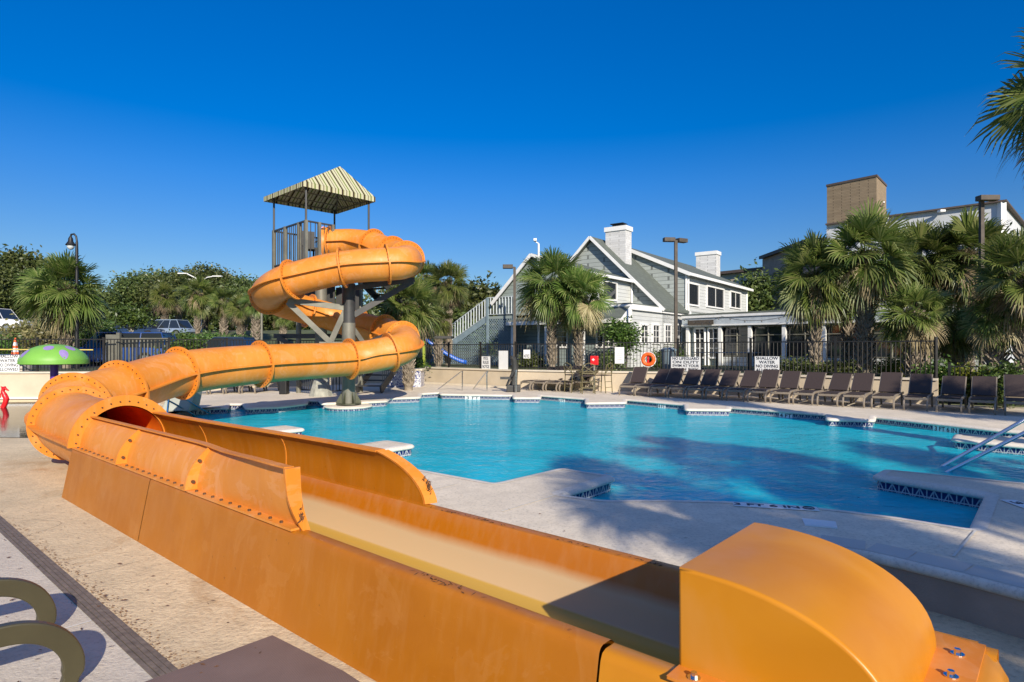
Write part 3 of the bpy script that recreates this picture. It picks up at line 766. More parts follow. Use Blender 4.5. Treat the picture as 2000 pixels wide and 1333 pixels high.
# far wing
def fw(t, z): return 2.815+math.sqrt(max(0, .53**2-(z-.61)**2))+.09*sm(.61, 1., z)*sm(-8.5, -5, t)
def ftend(u): return -4.42+.56*(1-u)**.8 if u < 1 else -4.42
m = MB(); m_in = []
NU = 10
for off in (0, .014):
    vs = []
    for i in range(31):
        for j in range(NU+1):
            u = j/NU; z = .612+.385*u; te = -3.87-.55*u**1.7; t = T0+(te-T0)*i/30; vs.append(TN(t, fw(t, z)+off, z))
    m.add(vs, [(i*(NU+1)+j, i*(NU+1)+j+1, (i+1)*(NU+1)+j+1, (i+1)*(NU+1)+j) for i in range(30) for j in range(NU)])
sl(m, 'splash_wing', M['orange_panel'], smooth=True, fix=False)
tt = [T0+(-4.42-T0)*i/20 for i in range(21)]
mm = strip3([TN(t, fw(t, 1.)-.006, 1.0) for t in tt], [TN(t, fw(t, 1.)+.10, 1.0) for t in tt], zz*.008); sl(mm, 'wing_lip', M['orange_pale'])
us = [j/12 for j in range(13)]
mm = strip3([TN(-3.87-.55*u**1.7, fw(-4, .612+.385*u)-.006, .612+.39*u) for u in us], [TN(-3.84-.55*u**1.7, fw(-4, .612+.385*u)+.10, .612+.39*u) for u in us], Vector((.01, -.01, .004)))
sl(mm, 'end_band', M['orange_pale'])
m = MB(); patchy(TN(-3.93, 3.40, .74)+Vector((.03, -.03, .03)), (zz*.75-du*.5), nu, .035, .015, 26); sl(m, 'scuff_marks', M['rust'])
for t in (-8.05, -6.1):
    zs = [.62+.37*j/8 for j in range(9)]
    mm = strip3([TN(t, fw(t, z)-.004, z) for z in zs], [TN(t, fw(t, z)+.02, z) for z in zs], du*.010); sl(mm, 'seam', M['orange_pale'])

# end piece: lower pan with rounded rim, and the hooded box
e0, e1 = T1+.012, TE
pan = MB()
prof = [(2.36, .30), (2.36, .585), (2.345, .598), (2.275, .598), (2.25, .588), (2.235, .56), (2.13, 0)]
pan_near = tsweep(prof, [e0, e0+.03, e1-.02, e1+.02]); pan.v += pan_near.v; pan.f += pan_near.f; pan.m += pan_near.m
b0 = len(pan.v); pf = [(n_ if n_ > 9 else 5.655-n_, z) for n_, z in prof]; q = tsweep(pf, [e0, e0+.03, e1-.02, e1+.02]); pan.add(q.v, q.f)
# end wall with rounded corners
endp = [(e1-.06, .598), (e1+.0, .596), (e1+.035, .575), (e1+.06, .54), (e1+.13, 0)]
vs = []
nn_ = [2.15, 2.25, 2.40, 2.85, 3.25, 3.40, 3.50]
for i, n_ in enumerate(nn_):
    k = {0: .10, 1: .04, 5: .04, 6: .10}.get(i, 0)
    for t, z in endp: vs.append(TN(t-k, n_, z-(.25 if i in (0, 6) else 0)*(z > .1)))
pan.add(vs, [(i*5+j, i*5+j+1, (i+1)*5+j+1, (i+1)*5+j) for i in range(6) for j in range(4)])
pan.add([TN(-1.12, 2.25, .60), TN(e1-.05, 2.25, .60), TN(e1-.05, 3.41, .60), TN(-1.12, 3.41, .60)], [(0, 1, 2, 3)])
sl(pan, 'end_pan', M['orange_pale'] if False else M['ochre'], smooth=True, angle=50)
m = MB(); m.add(qtn(e0, -1.0, 2.36, 3.30, .25), [(0, 1, 2, 3)])
m.add([TN(-1.02, 2.36, .25), TN(-1.02, 3.3, .25), TN(-1.09, 3.3, .6), TN(-1.09, 2.36, .6)], [(0, 1, 2, 3)])
sl(m, 'pan_floor', M['ochre'])
m = MB(); m.add([TN(-1.36, 2.46, .255), TN(-1.05, 2.46, .255), TN(-1.05, 3.1, .34), TN(-1.28, 3.05, .34)], [(0, 1, 2, 3)]); 
for n_ in (2.85, 2.98): m.tube([TN(-1.25+(n_-2.85)*.2, n_, .30), TN(-1.25+(n_-2.85)*.2, n_, .335)], .02, 10, 1)
sl(m, 'drain_plate', [simple('mauve_plate', (.23, .17, .19), .5), M['black']])
# hooded box
hb = MB(); NA = 20; prof = []
t_l, t_r, zt = -1.135, -.36, 1.005
for i in range(NA+1):
    s = i/NA; a = s*math.pi/2; prof.append((t_l+.10+(t_r-t_l-.10)*math.sin(a)**1.0, .60+(zt-.60)*math.cos(a)**.85 if i < NA else .60))
prof = [(t_l, zt)]+[(t_l+.06, zt+.002)]+prof[1:]
full = [(t_l, .60)]+prof
n0, n1 = 2.33, 3.215
rows_h = [(n0, .016), (n0+.004, .007), (n0+.010, .002), (n0+.02, 0), (n1-.02, 0), (n1-.010, .002), (n1-.004, .007), (n1, .016)]
ctr_h = (-.78, .70); k = len(full); vs = []
for n_, sh in rows_h:
    for t, z in full:
        dt, dz = t-ctr_h[0], z-ctr_h[1]; L = math.hypot(dt, dz); tt_ = t-dt/L*sh*1.2; z_ = z-(dz/L*sh*1.2 if z > .61 else 0)
        vs.append(TN(tt_, n_, z_))
hb.add(vs, [(i*k+j, i*k+(j+1) % k, (i+1)*k+(j+1) % k, (i+1)*k+j) for i in range(len(rows_h)-1) for j in range(k)]+[tuple(range(k)), tuple((len(rows_h)-1)*k+j for j in range(k))[::-1]])
o = sl(hb, 'spray_hood', M['ochre'], smooth=True, angle=46)
wn = o.modifiers.new('wn', 'WEIGHTED_NORMAL'); wn.weight = 80; wn.keep_sharp = True
m = MB()
m.prism([TN(-1.13, 2.22), TN(-.22, 2.22), TN(-.20, 3.36), TN(-1.13, 3.36)], .600, .612)
sl(m, 'hood_flange', M['orange_pale'], bevel=.004)
for t, n_ in [(-.285, q) for q in (2.5, 2.72, 2.95, 3.18)]+[(q, 2.275) for q in (-1.04, -.75, -.5)]:
    m = MB(); m.tube([TN(t, n_, .61), TN(t, n_, .617)], .026, 14); m.tube([TN(t, n_, .612), TN(t, n_, .636)], .013, 6); sl(m, 'bolt', M['chrome'])

# support post on the round island
post = at(681, 17.6); px_, py_ = post.x, post.y
m = MB(); m.tube([(px_, py_, .26), (px_, py_, 2.62)], .19, 24); m.tube([(px_, py_, 2.62), (px_, py_, 3.75)], .185, 24, 1)
sl(m, 'support_post', [M['steel'], M['dsteel']], smooth=True)
m = MB(); m.lathe([(0, .30), (.36, .30), (.36, .33), (0, .33)], (px_, py_, 0), 8)
for k in range(6):
    a = k*math.pi/3+.2; e = Vector((math.cos(a), math.sin(a), 0)); c = Vector((px_, py_, 0))
    m.thick([c+e*.18+Vector((0, 0, .33)), c+e*.36+Vector((0, 0, .33)), c+e*.34+Vector((0, 0, .38)), c+e*.18+Vector((0, 0, .66))], Vector((-e.y, e.x, 0))*.02)
sl(m, 'base_plate', simple('dark_green_brown_steel', (.07, .075, .045), .55, .2, .3, 8))
def beam(a, b, w=.13, mt='steel', nm='bracket'):
    m = MB(); m.bar(a, b, w*.55, w); sl(m, nm, M[mt])
pc = Vector((px_, py_, 0))
L_ = PY(563, 590, 16.9); 
beam(pc+Vector((-.1, -.1, 3.05)), PY(562, 586, 17.0), .16)
beam(pc+Vector((-.45, -.2, 2.05)), PY(562, 590, 17.0), .15)
beam(pc+Vector((-.5, -.15, 2.0)), pc+Vector((-.08, -.1, 2.95)), .15)
beam(pc+Vector((.45, .3, 1.9)), pc+Vector((.1, 0, 2.5)), .13)
beam(pc+Vector((-.75, -.3, 2.02)), pc+Vector((.15, .0, 2.02)), .12)
beam(pc+Vector((.1, 0, 3.62)), PY(810, 546, 18.0), .14, 'dsteel')
beam(pc+Vector((.15, 0, 2.85)), PY(806, 549, 18.0), .16, 'dsteel')
beam(pc+Vector((.1, .1, 1.9)), PY(790, 640, 18.8), .12, 'dsteel')
# island
m = MB(); m.lathe([(0, .27), (.62, .27), (.665, .255), (.675, .235), (.665, .215), (.64, .2)], (px_, py_, 0), 48)
isl = tag(m.build('island_cap', M['coping'], smooth=True), 'round pale concrete island in the pool under the slide post', 'island')
m = MB(); m.v = []; 
for z in (.205, WZ-.06, -.94):
    for k in range(49): a = k*2*math.pi/48; m.v.append((px_+.635*math.cos(a), py_+.635*math.sin(a), z))
m.f = [(i*49+k, i*49+k+1, (i+1)*49+k+1, (i+1)*49+k) for i in range(2) for k in range(48)]; m.m = [0]*48+[1]*48
o = m.build('island_tiles', [M['tile'], M['plaster']], isl, fix=False); ul = o.data.uv_layers.new(name='UVMap')
for p in o.data.polygons:
    for li, vi in zip(p.loop_indices, p.vertices): ul.data[li].uv = ((vi % 49)*2*math.pi/48*.635, o.data.vertices[vi].co.z-.205)
# concrete saddle near the left joint
m = MB(); c = at(352, 15.5)
m.v = [(c.x-.35, c.y-.25, DZ), (c.x+.35, c.y-.25, DZ), (c.x+.35, c.y+.25, DZ), (c.x-.35, c.y+.25, DZ), (c.x-.15, c.y-.15, 1.0), (c.x+.55, c.y-.15, 1.05), (c.x+.55, c.y+.15, 1.05), (c.x-.15, c.y+.15, 1.0)]
m.f = [(0, 3, 2, 1), (4, 5, 6, 7), (0, 1, 5, 4), (1, 2, 6, 5), (2, 3, 7, 6), (3, 0, 4, 7)]; m.m = [0]*6
sl(m, 'concrete_saddle', simple('green_grey_concrete', (.36, .38, .33), .9), bevel=.03)

# ------------------------------------------------------------ slide tower
tw = empty('slide_tower', (-6.45, 20.75, DZ), 0, 'grey steel slide tower with railed platform under a striped canopy', 'tower')
T0v = Vector(tw.location)
def tb(mb, name, mats, **k): mb.xf(Matrix.Translation(-T0v)); return mb.build(name, mats, tw, **k)
cN, cL, cF, cR = (-6.37, 19.0), (-8.02, 20.7), (-6.5, 22.5), (-4.85, 20.8)
PF, RT = 4.66, 5.84
m = MB(); m.prism([cN, cR, cF, cL], 4.44, PF); tb(m, 'platform', M['dsteel'])
def rail(a, b, z0, z1, m, n_=14, w=.025, za=None):
    a, b = Vector(a), Vector(b)
    m.bar((a.x, a.y, z1), (b.x, b.y, z1 if za is None else za[1]), .05, .05); m.bar((a.x, a.y, z0+.1), (b.x, b.y, (z0 if za is None else za[0])+.1), .04, .04)
    for k in range(1, n_):
        p = a+(b-a)*k/n_; s = k/n_; zb = z0+.1 if za is None else z0+.1+(za[0]-z0)*s; zt_ = z1 if za is None else z1+(za[1]-z1)*s
        m.bar((p.x, p.y, zb), (p.x, p.y, zt_), w, w)
for a, b in ((cN, cL), (cL, cF), (cN, (-5.75, 19.75))):
    m = MB(); rail(a, b, PF-.1, RT, m, 16 if a != cN or b == cL else 6, .022); tb(m, 'railing', M['dsteel'])
for c, wd in ((cL, .10), (((cN[0]+cL[0])/2-.2, (cN[1]+cL[1])/2+.2), .10), ((cN[0]-.35, cN[1]+.38), .10), ((cN[0]+.3, cN[1]+.35), .09), (cN, .09), ((cN[0]+.62, cN[1]+.72), .08)):
    m = MB(); m.box((c[0], c[1], (PF-.35+RT)/2), (wd, wd, RT-PF+.40), R(45)); tb(m, 'rail_post', M['steel'])
for c in (cN, cL, cF, cR):
    m = MB(); m.tube([(c[0], c[1], PF), (c[0], c[1], 6.95)], .035, 8); tb(m, 'canopy_post', M['dsteel'])
# canopy, striped
def cw(px, py, Y): p = PY(px, py, Y); return Vector((p.x, p.y, 6.9))
kN, kL, kF, kR = Vector((-6.38, 18.78, 6.85)), Vector((-8.38, 20.75, 6.85)), Vector((-6.5, 22.7, 6.85)), Vector((-4.63, 20.8, 6.85))
pk = Vector((-5.85, 20.9, 8.08))
m = MB(); uvs = []
up = Vector((0, 0, .15))
for a, b in ((kN, kL), (kL, kF), (kF, kR), (kR, kN)):
    L = (b-a).length; u = (b-a)/L; m.poly([a, b, b+up, a+up]); uvs += [(0, 0), (L, 0), (L, 1), (0, 1)]
    m.poly([a+up, b+up, pk]); uvs += [(0, 0), (L, 0), ((pk-a).dot(u), 1)]
o = tb(m, 'canopy', M['canvas'], fix=False)
ul = o.data.uv_layers.new(name='UVMap')
for li, uv in enumerate(uvs): ul.data[li].uv = uv
sol = o.modifiers.new('solid', 'SOLIDIFY'); sol.thickness = .01
m = MB()
for a, b in ((kN, kL), (kL, kF), (kF, kR), (kR, kN)): m.bar(a+up*.6+(pk-a)*.02, b+up*.6+(pk-b)*.02, .04)
for a in (kN, kL, kF, kR): m.bar(a+up*.7+(pk-a)*.03, pk-Vector((0, 0, .06)), .035)
for s in (.33, .66): m.bar(kL.lerp(kN, s)+up*.6, kF.lerp(kR, s)+up*.6, .03)
tb(m, 'canopy_frame', M['steel'])
# columns and stairs
m = MB(); cc = at(627, 20.2); m.tube([(cc.x, cc.y, DZ), (cc.x, cc.y, 4.45)], .19, 20); tb(m, 'column', M['steel'], smooth=True)
m = MB(); m.lathe([(.40, DZ), (.36, DZ+.12), (.24, DZ+.5), (.2, DZ+.55)], (cc.x, cc.y, 0), 10); tb(m, 'column_foot', simple('weathered_foot', (.30, .30, .25), .8, 0, .35, 6))
for c in ((-7.5, 21.6), (-5.4, 21.9)):
    m = MB(); m.tube([(c[0], c[1], DZ), (c[0], c[1], 4.45)], .09, 12); tb(m, 'column', M['steel'], smooth=True)
for a, b in (((cc.x, cc.y, 2.3), (-7.9, 20.4, 2.3)), ((cc.x, cc.y, 1.5), (-7.7, 20.2, 2.25)), ((cc.x, cc.y, 2.3), (-5.2, 21.2, 2.3))):
    m = MB(); m.bar(a, b, .08, .15); tb(m, 'strut', M['dsteel'])
def stairs(a, b, width, nst, nm='stairs'):
    a, b = Vector(a), Vector(b); d = Vector((b.x-a.x, b.y-a.y, 0)).normalized(); s = Vector((-d.y, d.x, 0))
    m = MB()
    for sg in (-1, 1): m.bar(a+s*sg*width/2, b+s*sg*width/2, .05, .26)
    for k in range(nst):
        p = a.lerp(b, (k+.5)/nst); m.box(p+Vector((0, 0, .06)), (.27, width, .04), math.atan2(d.y, d.x))
    tb(m, nm, M['dsteel'])
    for sg in (-1, 1):
        m = MB(); p, q = a+s*sg*width/2, b+s*sg*width/2
        rail((p.x, p.y), (q.x, q.y), p.z+.05, p.z+1.05, m, 22, .022, (q.z+.05, q.z+1.05)); tb(m, 'stair_railing', M['steel'])
stairs((-5.2, 21.7, 4.5), (-3.6, 25.2, 2.4), .9, 11)
m = MB(); m.box((-3.6, 25.7, 2.35), (2.2, 1.1, .1)); tb(m, 'landing', M['dsteel'])
stairs((-4.3, 25.3, 2.35), (-5.0, 21.4, DZ+.1), .9, 11)
m = MB(); rail((-7.7, 21.9), (-6.3, 21.2), DZ, 1.4, m, 16, .03); tb(m, 'gate', M['dsteel'])
m = MB(); rail((-6.2, 20.9), (-5.6, 21.9), DZ, 1.4, m, 8, .03); tb(m, 'gate', M['dsteel'])
m = MB(); 
for (x0, y0), (x1, y1) in (((-6.9, 20.7), (-6.0, 20.7)),): m.box((-6.7, 21.0, 3.6), (1.3, .05, 1.5)); m.box((-5.7, 21.3, 3.2), (.8, .05, 1.6))
tb(m, 'slat_panel', M['dsteel'])
# lifeguard chair silhouette on platform
lg = empty('lifeguard_chair', (-6.7, 20.2, PF), R(30), 'dark high-backed chair on the slide tower platform', 'chair')
m = MB(); m.box((0, 0, .5), (.5, .5, .06)); m.build('seat', M['dsteel'], lg)
m = MB(); m.box((0, .24, .85), (.5, .04, .55)); m.build('backrest', M['dsteel'], lg)
for x in (-.22, .22):
    for y in (-.22, .22): m = MB(); m.box((x, y, .24), (.05, .05, .48)); m.build('leg', M['dsteel'], lg)
m = MB()
for x in (-.27, .27): m.tube([(x, -.2, .5), (x, -.22, .74), (x, 0, .78), (x, .22, .76)], .02, 6)
m.build('armrests', M['dsteel'], lg)

# ------------------------------------------------------------ loungers
def make_lounger(fr, W=.245, rail_h=.06, s0=.06):
    """foot end at origin, head towards +y"""
    r = empty('sun_lounger')
    m = MB(); ctl = [Vector((0, y, z)) for y, z in ((-.005, 0), (-.03, .13), (.03, .25), (.16, .325), (.36, .34), (.8, .335), (1.3, .335), (1.8, .335))]
    P = catmull(ctl, 5)
    for sx in (-1, 1):
        pa, pb = [], []
        for i, p in enumerate(P):
            d = (P[min(i+1, len(P)-1)]-P[max(i-1, 0)]).normalized(); nn = Vector((0, -d.z, d.y)); h_ = rail_h*(.75 if i < 3 else 1)
            pa.append(p-nn*h_/2+Vector((sx*W, 0, 0))); pb.append(p+nn*h_/2+Vector((sx*W, 0, 0)))
        q = strip3(pa, pb, Vector((.02 if rail_h < .08 else .03, 0, 0))); m.add(q.v, q.f)
    if rail_h < .09: m.bar((-W, .02, .30), (W, .02, .30), .05, .06)
    if rail_h < .09: m.bar((-W, 1.1, .32), (W, 1.1, .32), .05, .05)
    m.bar((-W, 1.8, .32), (W, 1.8, .32), .05, .05)
    m.build('frame', fr, r, bevel=.008)
    for sx in (-1, 1):
        m = MB(); m.bar((sx*W, 1.45, .34), (sx*W, 1.56, 0), .045, .06); m.build('leg', fr, r, bevel=.008)
    m = MB(); m.add([(-W+.02, s0, .35), (W-.02, s0, .35), (W-.02, 1.13, .355), (-W+.02, 1.13, .355), (-W+.02, s0, .338), (W-.02, s0, .338), (W-.02, 1.13, .34), (-W+.02, 1.13, .34)],
        [(0, 1, 2, 3), (4, 7, 6, 5), (0, 4, 5, 1), (1, 5, 6, 2), (2, 6, 7, 3), (3, 7, 4, 0)]); m.build('seat_sling', M['mesh'], r)
    bk = MB(); a, b = Vector((0, 1.12, .37)), Vector((0, 1.66, .86)); d = (b-a).normalized(); nn = Vector((0, -d.z, d.y))
    for sx in (-1, 1): bk.bar(a+Vector((sx*W, 0, 0)), b+Vector((sx*W, 0, 0)), .03, .03, 1)
    bk.thick([a+Vector((-W+.01, 0, 0))+nn*.012, a+Vector((W-.01, 0, 0))+nn*.012, b+Vector((W-.01, 0, 0))+nn*.012, b+Vector((-W+.01, 0, 0))+nn*.012], nn*.016)
    bk.build('backrest', [M['mesh'], fr], r)
    m = MB()
    for sx in (-1, 1): m.bar((sx*(W-.06), 1.42, .60), (sx*(W-.06), 1.72, .34), .03)
    m.build('back_prop', fr, r); return r
proto = make_lounger(M['lounge'])
used = [0]; rj = random.Random(2)
def lounger(x, y, rz, label, group, z=DZ):
    o = proto if not used[0] else copy_tree(proto); used[0] = 1
    o.location = (x, y, z); o.rotation_euler.z = rz; tag(o, label, 'sun lounger', group)
    dl = R(rj.uniform(-5, 3)); hp_ = Vector((0, 1.12, .37))
    for ch in kids(o):
        if ch.name.startswith('backrest'): ch.rotation_euler.x = dl; ch.location = hp_-Matrix.Rotation(dl, 3, 'X') @ hp_
    return o
A_, B_ = Vector((4.25, 20.0)), Vector((11.62, 14.2)); NL = 17
ang = math.atan2(.619, .786)
words = ['second', 'third', 'fourth', 'fifth', 'sixth', 'seventh', 'eighth', 'ninth', 'tenth', 'eleventh', 'twelfth', 'thirteenth', 'fourteenth', 'fifteenth', 'sixteenth']
ordn = ['nearest the life ring side, first by the bistro table'] 
rj = random.Random(2)
pxs = [1254, 1286, 1321, 1357, 1395, 1436, 1478, 1523, 1568, 1616, 1667, 1724, 1788, 1853, 1918, 1990]
for i, p in enumerate([1224]+pxs):
    r = (p-1000)/1200; u = (B_-A_); s = (r*A_.y-A_.x)/(u.x-r*u.y); q = A_+u*s
    if i == 0: lab = 'brown sling lounger at the left end of the long row beside the bistro chairs'
    elif i == 16: lab = 'dark shaded lounger at the right end of the long row, cut by the frame'
    else: lab = 'brown sling lounger, %s from the left in the long row facing the pool' % words[i-1]
    lounger(q.x, q.y, -ang+rj.uniform(-.05, .05)+(.12 if i == 0 else 0), lab, 'brown loungers in the long row along the far deck')
for i, (p, py) in enumerate([(1026, 762.5), (1051, 763.5), (1077, 764.5), (1104, 765.5)]):
    q = G(p, py, DZ); lounger(q.x, q.y, -ang-.1+rj.uniform(-.04, .04), 'brown sling lounger, %s of the short row left of the bistro table' % ['first', 'second', 'third', 'last'][i], 'brown loungers in the short row')
for i, p in enumerate([392, 424, 455, 486]):
    q = at(p+(0), 20.8+.15*i, DZ); lounger(q.x, q.y, -.15, 'lounger seen under the orange tube on the left deck, %s from the left' % ['first', 'second', 'third', 'fourth'][i], 'loungers under the slide tube')
near = make_lounger(simple('near_olive_resin', (.055, .048, .024), .4, 0, .15, 5), .44, .095, .6); near.location = (-2.80, 3.74, 0); near.rotation_euler.z = math.atan2(-.707, -.707)-math.pi/2; near.scale = (1, 1.1, 1.15)
tag(near, 'olive resin lounger in the near left corner, its curved legs cut by the frame', 'sun lounger')

# ------------------------------------------------------------ mat, cone, small things
m = MB(); m.thick([TN(-3.86, .2, .006), TN(.5, .2, .006), TN(.5, 1.98, .006), TN(-1.2, 2.0, .006), TN(-3.1, 2.06, .006), TN(-3.84, 2.01, .006)], (0, 0, .008))
tag(m.build('rubber_mat', M['mat']), 'brown woven mat laid on the concrete beside the slide trough', 'mat')
m = MB(); rl = random.Random(9)
def litter(x, y, z):
    a = rl.random()*6.28; s = rl.uniform(.008, .028); w_ = s*rl.uniform(.15, .4); e = Vector((math.cos(a), math.sin(a), 0)); f = Vector((-e.y, e.x, 0)); c = Vector((x, y, z+.003))
    m.poly([c-e*s, c+f*w_+Vector((0, 0, .004)), c+e*s, c-f*w_])
for _ in range(170):
    t, n_ = rl.uniform(-9, -2.2), rl.uniform(.4, 2.05); p = TN(t, n_); litter(p.x, p.y, .012)
for _ in range(10): t, n_ = rl.uniform(-6, -1.6), rl.uniform(3.9, 4.8); p = TN(t, n_); litter(p.x, p.y, DZ+.003)
tag(m.build('leaf_litter', M['rust']), kind='stuff')

def mushroom():
    c = at(106, 17.0); r = empty('mushroom_sprayer', (c.x, c.y, 0), 0, 'green mushroom water feature with violet dots on a purple stem', 'water feature')
    prof = []
    for i in range(17):
        a = i/16*math.pi/2; prof.append((1.0*math.sin(a)**.9 if i else 0, 1.56+.45*math.cos(a)**1.25 if i < 16 else 1.56))
    prof += [(1.0, 1.47), (.95, 1.455), (0, 1.47)]
    m = MB(); m.lathe(prof, (0, 0, 0), 48); m.build('cap', M['green'], r, smooth=True)
    def capz(rr): 
        for (r0, z0), (r1, z1) in zip(prof, prof[1:]):
            if r0 <= rr <= r1: return z0+(z1-z0)*(rr-r0)/max(1e-6, r1-r0)
        return 1.56
    for a, rr, s in ((-68, .60, .15), (-8, .62, .15), (-36, .86, .13), (-122, .86, .14), (110, .25, .17), (60, .7, .16), (150, .7, .16), (-160, .5, .14)):
        m = MB(); a = R(a); cx, cy = rr*math.cos(a), rr*math.sin(a); vs = []
        for q in range(3):
            for k in range(24):
                th = k*math.pi/12; x, y = cx+s*q/2*math.cos(th), cy+s*q/2*math.sin(th); R_ = math.hypot(x, y)
                if R_ > .995: z = 1.56-(R_-.995)*1.0; x, y = x/R_*1.004, y/R_*1.004; z = 1.56-min(.09, (R_-.995)*.9)
                else: z = capz(R_)+.006
                vs.append((x, y, z))
        m.add(vs, [(q*24+k, q*24+(k+1) % 24, (q+1)*24+(k+1) % 24, (q+1)*24+k) for q in range(2) for k in range(24)]); m.build('dot', M['violet'], r, smooth=True)
    m = MB(); m.tube([(0, 0, 0), (0, 0, 1.5)], .12, 20); m.build('stem', M['purple'], r, smooth=True)
    r.scale = (.8, .8, 1)
mushroom()
c = at(8, 19.6); r = empty('seahorse_sprayer', (c.x, c.y, 0), 0, 'small red seahorse water toy standing in the splash pad', 'water toy')
m = MB(); m.tube([(-.05, 0, 0), (.05, 0, .15), (.10, 0, .30), (.02, 0, .42), (-.06, 0, .54), (-.03, 0, .64), (.06, 0, .68)], [.10, .10, .11, .10, .075, .075, .05], 10); m.tube([(.03, 0, .66), (.14, 0, .60), (.2, 0, .58)], [.05, .03, .02], 8)
m.build('body', M['red'], r, smooth=True)
m = MB(); m.thick([(-.13, -.01, .3), (-.22, -.01, .42), (-.14, -.01, .5)], (0, .02, 0)); m.thick([(-.1, -.01, .62), (-.14, -.01, .72), (-.02, -.01, .70)], (0, .02, 0)); m.build('fin', M['red'], r); r.scale = (.75, .75, .95)

def cone(c):
    r = empty('traffic_cone', c, 0, 'orange traffic cone with white bands behind the left fence', 'traffic cone')
    m = MB(); m.lathe([(.16, .03), (.12, .3)], seg=16); m.lathe([(.09, .45), (.075, .55)], seg=16); m.lathe([(.055, .68), (.03, .85), (0, .86)], seg=16); m.build('cone_body', M['ring'], r, smooth=True)
    m = MB(); m.lathe([(.12, .3), (.09, .45)], seg=16); m.lathe([(.075, .55), (.055, .68)], seg=16); m.build('reflective_band', M['white'], r, smooth=True)
    m = MB(); m.box((0, 0, .015), (.42, .42, .03)); m.build('base', M['ring'], r)
cone(at(30, 24.0, 1.45)); 
m = MB(); m.box((at(30, 24.0)).to_tuple()[:2]+(1.22,), (.9, .5, .46)); tag(m.build('concrete_block', M['slab'], bevel=.02), 'pale concrete block under the traffic cone', 'block')
m = MB(); m.tube([at(-60, 21.3, 1.86), at(60, 21.6, 1.85), at(182, 21.9, 1.84)], .02, 6); tag(m.build('yellow_rope', simple('yellow_rope_fibre', (.62, .5, .12), .8)), 'yellow rope strung along the fence at the left', 'rope')

# ------------------------------------------------------------ signs
def sign(px, Y, z, w_, h_, lines, label, rz=0, sizes=None, name='sign', col='white'):
    c = at(px, Y, z); r = empty(name, c, rz, label, 'sign')
    m = MB(); m.box((0, 0, 0), (w_, .012, h_)); m.build('board', M[col], r)
    n_ = len(lines)
    for i, t in enumerate(lines):
        zz_ = h_/2-h_*(i+.5)/n_
        if t: text_mesh('lettering', t, h_/n_*1.02, M['text'], r, (0, -.0085, zz_), (R(90), 0, 0), w=w_*min(.9, .12*len(t)+.06), ext=.001, bold=.003)
    return r
def fy(px):
    """depth of the wall line under pixel column px, and its heading"""
    k = (px-1000)/1200
    for (x0, y0), (x1, y1) in zip(WALL, WALL[1:]):
        den = (x1-x0)-k*(y1-y0); s = (k*y0-x0)/den if abs(den) > 1e-9 else -1
        if 0 <= s <= 1: return y0+(y1-y0)*s, math.atan2(y1-y0, x1-x0)
    return 22, 0
def wsign(px, pw, y0, y1, lines, label, **k):
    Y, a = fy(px); Y -= .09; z = H-((y0+y1)/2-680)/1200*Y; a = a if abs(a) < 1.2 else 0
    return sign(px, Y, z, pw/1200*Y/max(.6, math.cos(a)), (y1-y0)/1200*Y, lines, label, rz=a, **k)
wsign(15, 43, 692, 726, ['SHALLOW', 'WATER', 'NO DIVING', 'ALLOWED'], 'white shallow water no diving sign on the left wall by the mushroom')
wsign(1339, 47, 697, 725, ['NO LIFEGUARD', 'ON DUTY', 'SWIM AT YOUR', 'OWN RISK'], 'white no lifeguard on duty sign on the fence right of the life ring')
wsign(1498, 36, 696, 727, ['SHALLOW', 'WATER', 'NO DIVING', 'ALLOWED'], 'white shallow water no diving sign above the middle of the lounger row')
wsign(949, 17, 696, 720, ['POOL', 'RULES', 'NOTICE'], 'small white notice with dark lettering on the fence below the stairs')
r = wsign(983, 18, 685, 721, [], 'blank pale board on the fence near the light pole')
r = wsign(1029, 13, 683, 700, ['', 'NOTICE'], 'small grey notice on the fence by the pole base')
m = MB()
r = wsign(1210, 17, 678, 710, [], 'tall pale notice with faint lines on the fence left of the life ring')
for k in range(5): m.box((0, -.009, .16-.075*k), (.2, .004, .02))
m.build('printed_line', simple('faint_grey_ink', (.35, .38, .38), .7), r)
# life ring
Y, a = fy(1266); c = at(1266, Y-.12, H-(702-680)/1200*(Y-.12)); r = empty('life_ring', c, a, 'orange life ring hung on the fence right of the red box', 'life ring')
m = MB(); m.tube([(.19*math.cos(k*math.pi/16), 0, .19*math.sin(k*math.pi/16)) for k in range(32)], .065, 12, closed=True); m.build('ring', M['ring'], r, smooth=True)
m = MB(); m.tube([(.27*math.cos(k*math.pi/16), -.02+.02*math.sin(k*2.1), .27*math.sin(k*math.pi/16)) for k in range(32)], .012, 6, closed=True); m.build('grab_rope', M['white'], r)
m = MB(); m.box((0, .03, -.02), (.06, .03, .34)); m.build('bracket', M['red'], r)
# red box on post
Y = fy(1161)[0]-.8; c = at(1161, Y, DZ); r = empty('alarm_box', c, -.3, 'red emergency box on a white post behind the bistro chairs', 'emergency box')
zc = H-(704-680)/1200*Y-DZ
m = MB(); m.box((0, 0, zc), (.29, .14, .33)); m.build('box', M['red'], r, bevel=.02)
m = MB(); m.box((-.03, -.073, zc+.03), (.10, .006, .03)); m.box((-.03, -.073, zc+.03), (.03, .006, .09)); m.build('cross_mark', M['white'], r)
m = MB(); m.tube([(0, .03, 0), (0, .03, zc-.1)], .03, 8); m.build('post', M['white'], r)
